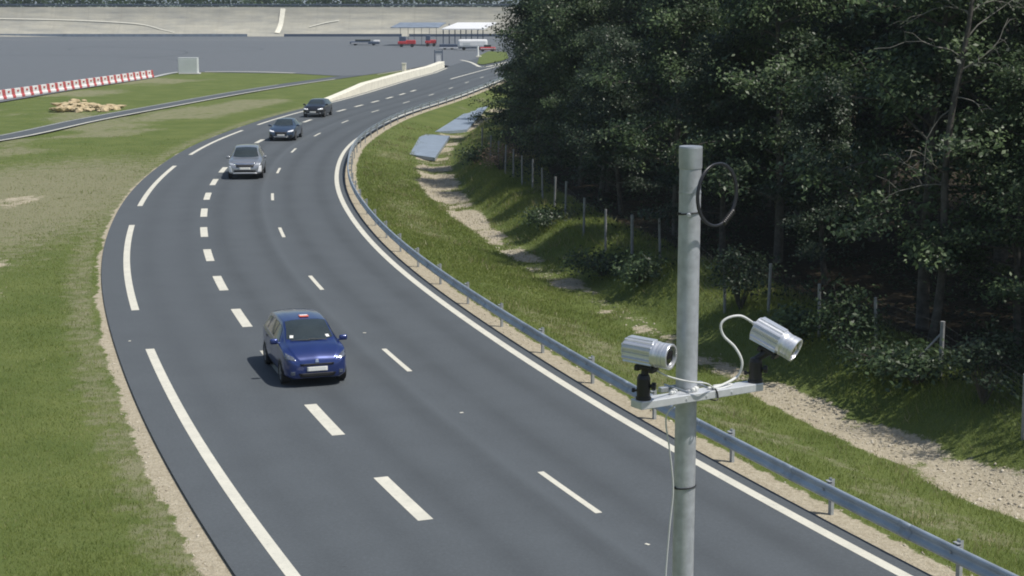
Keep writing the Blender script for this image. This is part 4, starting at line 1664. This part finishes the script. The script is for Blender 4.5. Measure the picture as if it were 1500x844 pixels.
def cable(name, label, pts, rad, m, sub=8, extra=None):
    pts = [Vector(p) for p in pts]
    o0 = pts[0].copy()
    bm = bmesh.new()
    add_tube(bm, smooth_path([p - o0 for p in pts], sub), rad, 8)
    if extra: extra(bm, o0)
    o = from_bm(name, bm, m, None, smooth=True)
    o.location = o0
    return tag(o, label, 'cable')


g2 = C2 + R2 @ Vector((.012, -.165, .022))
yy = f2.y
cable('cable', 'pale grey cable looping up from the bar into the tilted camera', [g2, dep(1085, 463, yy), dep(1066, 466, yy - .02), dep(1056, 476, yy - .03), dep(1060, 492, yy - .03), dep(1076, 508, yy - .04), dep(1086, 526, yy - .05), dep(1086, 540, yy - .05), dep(1078, 553, yy - .04), po + ctr + rotb @ Vector((.15, 0, .03)), po + ctr + rotb @ Vector((.06, -.01, .032))], .0075, M['cable_w'])
cable('cable', 'thin white cable sagging from the level camera along the crossbar', [dep(962, 543, f1.y - .01), dep(975, 550, f1.y - .02), dep(995, 556, 8.80), dep(1015, 560, 8.80), dep(1035, 562, 8.82), po + ctr + rotb @ Vector((.10, -.03, .028)), po + ctr + rotb @ Vector((.20, -.02, .028)), po + ctr + rotb @ Vector((.24, .01, .03)), po + ctr + rotb @ Vector((.12, .02, .032))], .0045, M['cable_w'])
cable('cable', 'thin pale cable hanging down the left side of the pole', [po + ctr + rotb @ Vector((-.10, .03, -.03)), dep(976, 610, 8.86), dep(981, 660, 8.90), dep(986, 716, 8.93), dep(981, 770, 8.93), dep(975, 844, 8.93), dep(972, 930, 8.95), Vector((po.x - .12, PY - .02, 4.0)), Vector((po.x - .09, PY - .02, 1.5)), Vector((po.x - .08, PY - .02, .1))], .0048, M['cable_w'])
# loose connectors lying on the bar
for q, lab in (((-.17, .01, .036), 'white cable plug lying on the crossbar beside the level camera'), ((-.03, -.005, .036), 'white cable plug lying on the crossbar before the pole')):
    bm = bmesh.new()
    a = rotb @ Vector((.06, .02, 0))
    add_lathe(bm, -a / 2, a, [(0, .006), (.004, .012), (.022, .012), (.023, .016), (.045, .016), (.048, .009), (.062, .009)], 14)
    o = from_bm('cable_plug', bm, M['cable_w'])
    o.location = po + ctr + rotb @ Vector(q)
    tag(o, lab, 'plug')
# cable coil by the pole top
cc = dep(1051, 284, PY - .02)
bm = bmesh.new()
pts = []
dirx = Vector((.72, .69, 0))
for k in range(0, 36 * 3 + 12):
    a = 2 * math.pi * k / 36 + 2.3
    rr = 1 + .03 * math.sin(k * .17)
    pts.append(dirx * (math.cos(a) * .168 * rr) + Vector((.02, .02, 0)) * (math.sin(k * .05)) * .3 + Vector((0, 0, math.sin(a) * .172 * rr)))
add_tube(bm, pts, .0065, 7)
o = from_bm('cable_coil', bm, M['cable_g'], None, smooth=True)
o.location = cc
tag(o, 'round coil of dark grey cable hung on the right of the pole near its top', 'cable coil')
for t0 in (5.35,):
    bm = bmesh.new()
    pc = dirx * (math.cos(t0) * .168) + Vector((0, 0, math.sin(t0) * .172))
    td = (dirx * (-math.sin(t0)) + Vector((0, 0, math.cos(t0)))).normalized()
    prof_ = []
    for k in range(8):
        prof_ += [(-.05 + k * .013, .016), (-.05 + k * .013 + .006, .016), (-.05 + k * .013 + .007, .012), (-.05 + k * .013 + .012, .012)]
    add_lathe(bm, pc, td, prof_, 14)
    o2 = from_bm('strain_relief', bm, M['black'], o)

# ------------------------------------------------------------------ far things
# banked concrete wall
bk = thing('banked_wall', 'tall stained concrete banking closing the far side of the test plateau', 'wall', (0, 452, 0))
V, F = [], []
profb = [(-.5, -.4), (0, 0.0), (1.8, .7), (3.6, 1.7), (5.2, 3.0), (6.6, 4.5), (7.6, 6.1), (8.2, 7.6), (8.3, 7.85), (9.2, 7.85), (9.3, -.5)]
xsb = np.linspace(-330, 260, 100)


def bank_c(x):
    return 0.00035 * (x + 60) ** 2 * -1 + 0


for x in xsb:
    for (d, z) in profb:
        V.append((x, d + bank_c(x), z))
n = len(profb)
for i in range(len(xsb) - 1):
    for k in range(n - 1):
        F.append((i * n + k, (i + 1) * n + k, (i + 1) * n + k + 1, i * n + k + 1))
me = bpy.data.meshes.new('wall')
me.from_pydata(V, [], F)
me.update()
link_mesh('wall', me, M['bank'], bk)


def bank_pt(px, f):
    """point on the banking face at photo column px and fraction f of its profile"""
    x = (px - 750) / FPX * 458
    d = np.interp(f, np.linspace(0, 1, 7), [q[0] for q in profb[1:8]])
    z = np.interp(f, np.linspace(0, 1, 7), [q[1] for q in profb[1:8]])
    return Vector((x, d + bank_c(x) - .16, z + .16))


bm = bmesh.new()
for za, rr in ((8.15, .10), (8.55, .14)):
    add_tube(bm, [(x, 8.5 + bank_c(x), za) for x in xsb], rr, 6)
for x in np.arange(-320, 250, 5.0):
    add_box(bm, Vector((x, 8.6 + bank_c(x), 8.2)), (.15, .12, .8))
from_bm('top_rail', bm, M['dkblue'], bk)
for pts_, w, m_ in (([(0, .68), (60, .66), (130, .62), (210, .52), (245, .34), (266, .20)], .16, M['paint']), ([(458, .42), (480, .55), (500, .62)], .16, M['paint']), ([(413, .18), (416, .5), (418, .97)], .7, M['cream'])):
    bm = bmesh.new()
    pp = smooth_path([bank_pt(a, f) for a, f in pts_], 6)
    prev = None
    for i, q in enumerate(pp):
        t_ = (pp[min(i + 1, len(pp) - 1)] - pp[max(i - 1, 0)]).normalized()
        w_ = t_.cross(Vector((0, -.75, .66))).normalized() * w
        cur = (bm.verts.new(q + w_), bm.verts.new(q - w_))
        if prev: bm.faces.new((prev[0], cur[0], cur[1], prev[1]))
        prev = cur
    from_bm('painted_line', bm, m_, bk)
for x0, x1 in ((-150, -72), (-62, -30), (-28, 20)):
    bm = bmesh.new()
    add_box(bm, Vector(((x0 + x1) / 2, -1.2, .35)), (x1 - x0, .3, .7))
    from_bm('kerb_rail', bm, M['dkblue'] if x0 > -70 else M['bluegrey'], bk)

# far-off wood behind the banking
cents = []
rs_ = np.random.default_rng(77)
for i in range(5200):
    cents.append((rs_.uniform(-330, 300), 470 + rs_.uniform(0, 25), rs_.uniform(0, 1) ** .6 * (10.5 + 3.0 * fbm(np.array([i * .0]), np.array([0.0]), 1)[0])))
cents = [(x, y, z * (0.75 + .5 * float(vnoise(np.array([x * .06]), np.array([3.0]), 4)[0]))) for x, y, z in cents]
um = leaf_mesh('far_wood', cents, 14, 1.5, .7, .6, rs_)
tag(link_mesh('far_wood', um, M['leaf1']), kind='stuff')

# red and white barrier
b0, b1 = at(-24, 149.5), at(222, 113.5)
dirb = (b1 - b0).normalized()
Lb = (b1 - b0).length
hb = math.atan2(dirb.y, dirb.x)


def barrier_mesh(length, h):
    bm = bmesh.new()
    pr = [(-.24, 0), (-.24, .18), (-.13, .34), (-.10, h), (.10, h), (.13, .34), (.24, .18), (.24, 0)]
    for xx in (-length / 2, length / 2):
        pass
    A = [bm.verts.new((-length / 2, p[0], p[1])) for p in pr]
    B = [bm.verts.new((length / 2, p[0], p[1])) for p in pr]
    for k in range(len(pr)):
        bm.faces.new((A[k], A[(k + 1) % len(pr)], B[(k + 1) % len(pr)], B[k]))
    bm.faces.new(A)
    bm.faces.new(B[::-1])
    bmesh.ops.bevel(bm, geom=[e for e in bm.edges], offset=.015, segments=1, affect='EDGES')
    bmesh.ops.recalc_face_normals(bm, faces=bm.faces)
    me_ = bpy.data.meshes.new('block')
    bm.to_mesh(me_)
    bm.free()
    return me_


mw, mr = barrier_mesh(1.50, .92), barrier_mesh(.80, .92)
mw.materials.append(M['white'])
mr.materials.append(M['red'])
bm = bmesh.new()
add_box(bm, Vector((0, -.135, .66)), (.42, .06, .16))
slot = bpy.data.meshes.new('slot')
bm.to_mesh(slot)
bm.free()
slot.materials.append(M['redcar'])
d_ = .4
k = 0
while d_ < Lb:
    for kind_, ln in (('white', 1.50), ('red', .80)):
        p = b0 + dirb * (d_ + ln / 2)
        lab = f'{kind_} barrier block in the red and white row edging the plateau'
        if d_ > Lb - 2.4 and kind_ == 'white': lab = 'white barrier block at the far right end of the red and white row'
        t = thing('barrier_block', lab, 'barrier', (p.x, p.y, -.006), hb, f'{kind_} barrier blocks of the row' if 'end' not in lab else None)
        o = bpy.data.objects.new('block', mw if kind_ == 'white' else mr)
        COL.objects.link(o)
        o.parent = t
        if kind_ == 'white':
            o = bpy.data.objects.new('slot', slot)
            COL.objects.link(o)
            o.parent = t
        d_ += ln + .02

# grey cabinet by the plateau edge
cbp = (at(262, 108) + at(291, 108)) / 2
cb = thing('equipment_cabinet', 'pale grey square cabinet on a white plinth at the plateau edge', 'cabinet', (cbp.x, cbp.y, -.02))
bm = bmesh.new()
add_box(bm, Vector((0, 0, 1.12)), (2.55, 1.2, 1.95), None, .04)
cbody = from_bm('body', bm, M['greybox'], cb)
bm = bmesh.new()
add_box(bm, Vector((.15, 0, .07)), (2.75, 1.4, .12), None, .02)
from_bm('plinth', bm, M['white'], cb)
bm = bmesh.new()
add_box(bm, Vector((0, 0, 2.12)), (2.57, 1.22, .06), None, .01)
from_bm('roof', bm, M['greybox'], cb)
for sx in (-.63, .63):
    bm = bmesh.new()
    add_box(bm, Vector((sx, -.605, 1.1)), (1.2, .02, 1.8), None, .006)
    dr = from_bm('door', bm, M['greybox'], cb)

# pile of blond stone blocks
random.seed(4)
c0, c1_ = at(92, 159), at(150, 160)
for i in range(110):
    f = random.random() ** 1.3
    p = c0.lerp(c1_, f * 1.25)
    p = p + Vector((random.uniform(-.6, .6), random.uniform(-4.5, 5.0) * (1 - .55 * f), 0))
    zz = random.random() ** 1.5 * 0.5 * max(0, 1 - .75 * f)
    bm = bmesh.new()
    bmesh.ops.create_icosphere(bm, subdivisions=1, radius=1)
    sd = random.uniform(0, 50)
    for v in bm.verts:
        q = v.co
        kk = 1 + .22 * math.sin(3.1 * q.x + sd) * math.cos(2.7 * q.y - sd) + .18 * math.sin(4 * q.z + sd)
        v.co = Vector((q.x * kk, q.y * kk, q.z * kk))
    sx = random.uniform(.16, .42) * (1.25 if i < 25 else 1)
    bmesh.ops.scale(bm, verts=bm.verts, vec=(sx * random.uniform(1, 1.7), sx, sx * random.uniform(.35, .6)))
    bmesh.ops.rotate(bm, verts=bm.verts, cent=(0, 0, 0), matrix=Matrix.Rotation(random.uniform(0, 3), 3, 'Z') @ Matrix.Rotation(random.uniform(-.3, .3), 3, 'X'))
    o = from_bm('stone_block', bm, M['blond'])
    o.location = (p.x, p.y, -.05 + sx * .2 + zz)
    tag(o, 'blond rough stone block in the low heap beside the access road', 'stone', 'stone blocks of the blond heap')

# low white wall along the outer edge of the road
lw = thing('low_wall', 'cream white low concrete wall following the far left road edge', 'wall', tuple(road_pt(S_BAR0, 4.4)))
lo_ = Vector(lw.location)
ssb = np.arange(S_BAR0, S_BAR1, 1.5)
V, F = [], []
for s in ssb:
    t = np.clip((s - S_BAR0) / 22.0, 0, 1)
    hgt = .12 + .80 * t
    e = float(left_edge(s)) - .02
    for (o, z) in ((0, -.1), (.05, hgt * .95), (.09, hgt), (.85, hgt), (.90, hgt * .95), (.92, -.1)):
        V.append(tuple(road_pt(s, e + o, z) - lo_))
n = 6
for i in range(len(ssb) - 1):
    for k in range(n - 1):
        F.append((i * n + k, i * n + k + 1, (i + 1) * n + k + 1, (i + 1) * n + k))
F.append(tuple(range(n)))
F.append(tuple((len(ssb) - 1) * n + k for k in range(n))[::-1])
me = bpy.data.meshes.new('wall')
me.from_pydata(V, [], F)
me.update()
link_mesh('wall', me, M['cream'], lw)

# cream marker post, standing behind the low wall
p = at(592, 115)
mp_ = thing('marker_post', 'square cream marker post standing behind the low white wall', 'post', (p.x, p.y, -.05))
bm = bmesh.new()
add_box(bm, Vector((0, 0, .95)), (.50, .50, 1.90), None, .03)
from_bm('shaft', bm, M['cream'], mp_)
bm = bmesh.new()
add_box(bm, Vector((0, 0, 1.92)), (.60, .60, .08), None, .02)
from_bm('cap', bm, M['cream'], mp_)

# white sign board on two dark posts
p = at(642, 96)
sg = thing('sign_board', 'white board between two dark posts at the end of the low wall', 'sign', (p.x, p.y, 0))
for sx in (-.52, .62):
    bm = bmesh.new()
    add_cyl(bm, (sx, 0, -.2), (sx, 0, 2.3), .07, 8)
    from_bm('post', bm, M['dkblue'], sg)
bm = bmesh.new()
vs = [(-.28, 0, .45), (.42, 0, .45), (.30, 0, 1.55), (-.28, 0, 1.55)]
f0 = [bm.verts.new((v[0], -.05, v[2])) for v in vs]
f1_ = [bm.verts.new((v[0], .05, v[2])) for v in vs]
bm.faces.new(f0)
bm.faces.new(f1_[::-1])
for i in range(4):
    bm.faces.new((f0[i], f1_[i], f1_[(i + 1) % 4], f0[(i + 1) % 4]))
from_bm('board', bm, M['whitep'], sg)
bm = bmesh.new()
add_box(bm, Vector((.05, .0, 2.0)), (1.1, .1, .35))
from_bm('top_panel', bm, M['bluegrey'], sg)
# post before the grass island
p = at(700, 84)
kp = thing('bollard', 'slim white bollard beside the small grass island', 'bollard', (p.x, p.y, 0))
bm = bmesh.new()
add_cyl(bm, (0, 0, 0), (0, 0, 1.9), .22, 10, .17)
from_bm('shaft', bm, M['whitep'], kp)
bm = bmesh.new()
add_box(bm, Vector((.15, 0, .12)), (.9, .6, .24), None, .03)
from_bm('base', bm, M['cream'], kp)

# open canopies
def canopy(name, label, xl, xr, Y, depth, zf, zb, th, m, posts, pr=.10, ext=0.0):
    cx = (xl + xr) / 2
    root = thing(name, label, 'canopy', (cx, Y, 0))
    bm = bmesh.new()
    w = (xr - xl) / 2
    a = [(-w, 0, zf), (w - ext, 0, zf), (w, depth, zb), (-w + ext * 1.2, depth, zb)]
    t_ = [bm.verts.new(q) for q in a]
    b_ = [bm.verts.new((q[0], q[1], q[2] - th)) for q in a]
    bm.faces.new(t_)
    bm.faces.new(b_[::-1])
    for i in range(4):
        bm.faces.new((t_[i], b_[i], b_[(i + 1) % 4], t_[(i + 1) % 4]))
    from_bm('roof', bm, m, root)
    for px_ in posts:
        for d in (0.4, depth - .5):
            bm = bmesh.new()
            zz = zf + (zb - zf) * d / depth - th
            add_cyl(bm, (px_ - cx + d * .12 * (ext > 0), d, 0), (px_ - cx + d * .12 * (ext > 0), d, zz + .02), pr, 8)
            from_bm('post', bm, M['dkblue'], root)
    return root


Yc = 352.0
sx_ = lambda px, Y: (px - 750) / FPX * Y
canopy('white_canopy', 'open shelter with a bright white flat roof before the banking', sx_(648, Yc), sx_(727, Yc), Yc, 9.0, 3.75, 4.95, .22, M['whitep'], [sx_(q, Yc) for q in (650, 667, 683, 700)], .11, 2.6)
canopy('grey_canopy', 'long low shelter with a thin blue-grey roof left of the white one', sx_(574, Yc + 6), sx_(652, Yc + 6), Yc + 6, 10.0, 3.95, 4.85, .16, M['bluegrey'], [sx_(q, Yc + 6) for q in (588, 608, 630)], .05, 1.2)

# parked vehicles in front of the banking, a few pixels each
def far_vehicle(name, label, cat, px0, px1, py, blocks, wheels, rz=0.0, group=None):
    """blocks: (part, x0, x1, z0, z1, depth, material) in fractions of the length / metres"""
    a, b = at(px0, py), at(px1, py)
    Lv = (b - a).length
    c = (a + b) / 2
    root = thing(name, label, cat, (c.x, c.y, -.008), rz, group)
    for (nm, x0, x1, z0, z1, dp, m, bev) in blocks:
        bm = bmesh.new()
        add_box(bm, Vector(((x0 + x1 - 1) / 2 * Lv, 0, (z0 + z1) / 2)), ((x1 - x0) * Lv, dp, z1 - z0), None, bev)
        from_bm(nm, bm, m, root)
    for fx_ in wheels:
        for sd in (-1, 1):
            bm = bmesh.new()
            add_lathe(bm, ((fx_ - .5) * Lv, sd * .62, .33), (0, sd, 0), [(0, .33), (.22, .33)], 14)
            from_bm('wheel', bm, M['rubber'], root)
    return root


far_vehicle('tank_trailer', 'white round-bodied trailer parked under the white shelter', 'trailer', 671, 714, 73.5, [('body', 0, 1, .55, 2.1, 2.0, M['whitep'], .35), ('chassis', .02, .98, .35, .60, 1.6, M['dkblue'], .03), ('side_panel', .18, .42, .95, 1.5, 2.03, M['greybox'], .02)], (.2, .75))
far_vehicle('tractor', 'red tractor with dark cab, left of the two red ones', 'tractor', 583, 609, 69, [('bonnet', .42, 1, .6, 1.45, 1.1, M['redcar'], .12), ('cab', .08, .46, .7, 2.2, 1.4, M['dkblue'], .10), ('mudguard', .0, .5, .6, 1.2, 1.8, M['redcar'], .12)], (.2, .8))
far_vehicle('tractor', 'dark red tractor beside the white shelter post, right of the two red ones', 'tractor', 623, 639, 68, [('bonnet', .42, 1, .6, 1.4, 1.1, M['redcar'], .12), ('cab', .06, .46, .7, 2.3, 1.4, M['dkblue'], .10), ('mudguard', .0, .5, .6, 1.2, 1.8, M['redcar'], .12)], (.2, .8))
far_vehicle('flat_trailer', 'dark blue low flat trailer left of the white trailer', 'trailer', 644, 670, 72.5, [('deck', 0, 1, .45, 1.05, 2.0, M['dkblue'], .03), ('side_rail', 0, 1, .30, .45, 2.1, M['whitep'], .02)], (.3, .7))
far_vehicle('estate_car', 'dark low car with white front parked before the banking', 'car', 513, 556, 66.5, [('body', 0, 1, .30, .85, 1.8, M['dkblue'], .12), ('cabin', .18, .70, .80, 1.30, 1.5, M['glass'], .12), ('bonnet_cover', .80, 1.0, .50, 1.15, 1.7, M['whitep'], .10), ('sill', .05, .62, .42, .56, 1.84, M['whitep'], .02)], (.18, .8))
far_vehicle('small_car', 'small red car with white stripe parked by the grass island', 'car', 703, 726, 75.5, [('body', 0, 1, .30, .85, 1.7, M['redcar'], .14), ('cabin', .25, .72, .8, 1.3, 1.45, M['glass'], .14), ('stripe', .05, .98, .50, .62, 1.73, M['whitep'], .01)], (.18, .8))

# thin bluish air added to lift and cool the dark tones, out past the banking
bm = bmesh.new()
add_box(bm, Vector((0, 0, 11.0)), (13600, 13600, 26.0))
hz = from_bm('added_haze', bm)
hm = bpy.data.materials.new('added_haze_air')
hm.use_nodes = True
nt = hm.node_tree
nt.nodes.remove(nt.nodes['Principled BSDF'])
pv = nt.nodes.new('ShaderNodeVolumePrincipled')
pv.inputs['Color'].default_value = (0.78, 0.90, 1.0, 1)
pv.inputs['Density'].default_value = 0.00022
pv.inputs['Anisotropy'].default_value = 0.2
nt.links.new(pv.outputs[0], nt.nodes['Material Output'].inputs['Volume'])
hz.data.materials.append(hm)
tag(hz, kind='stuff')
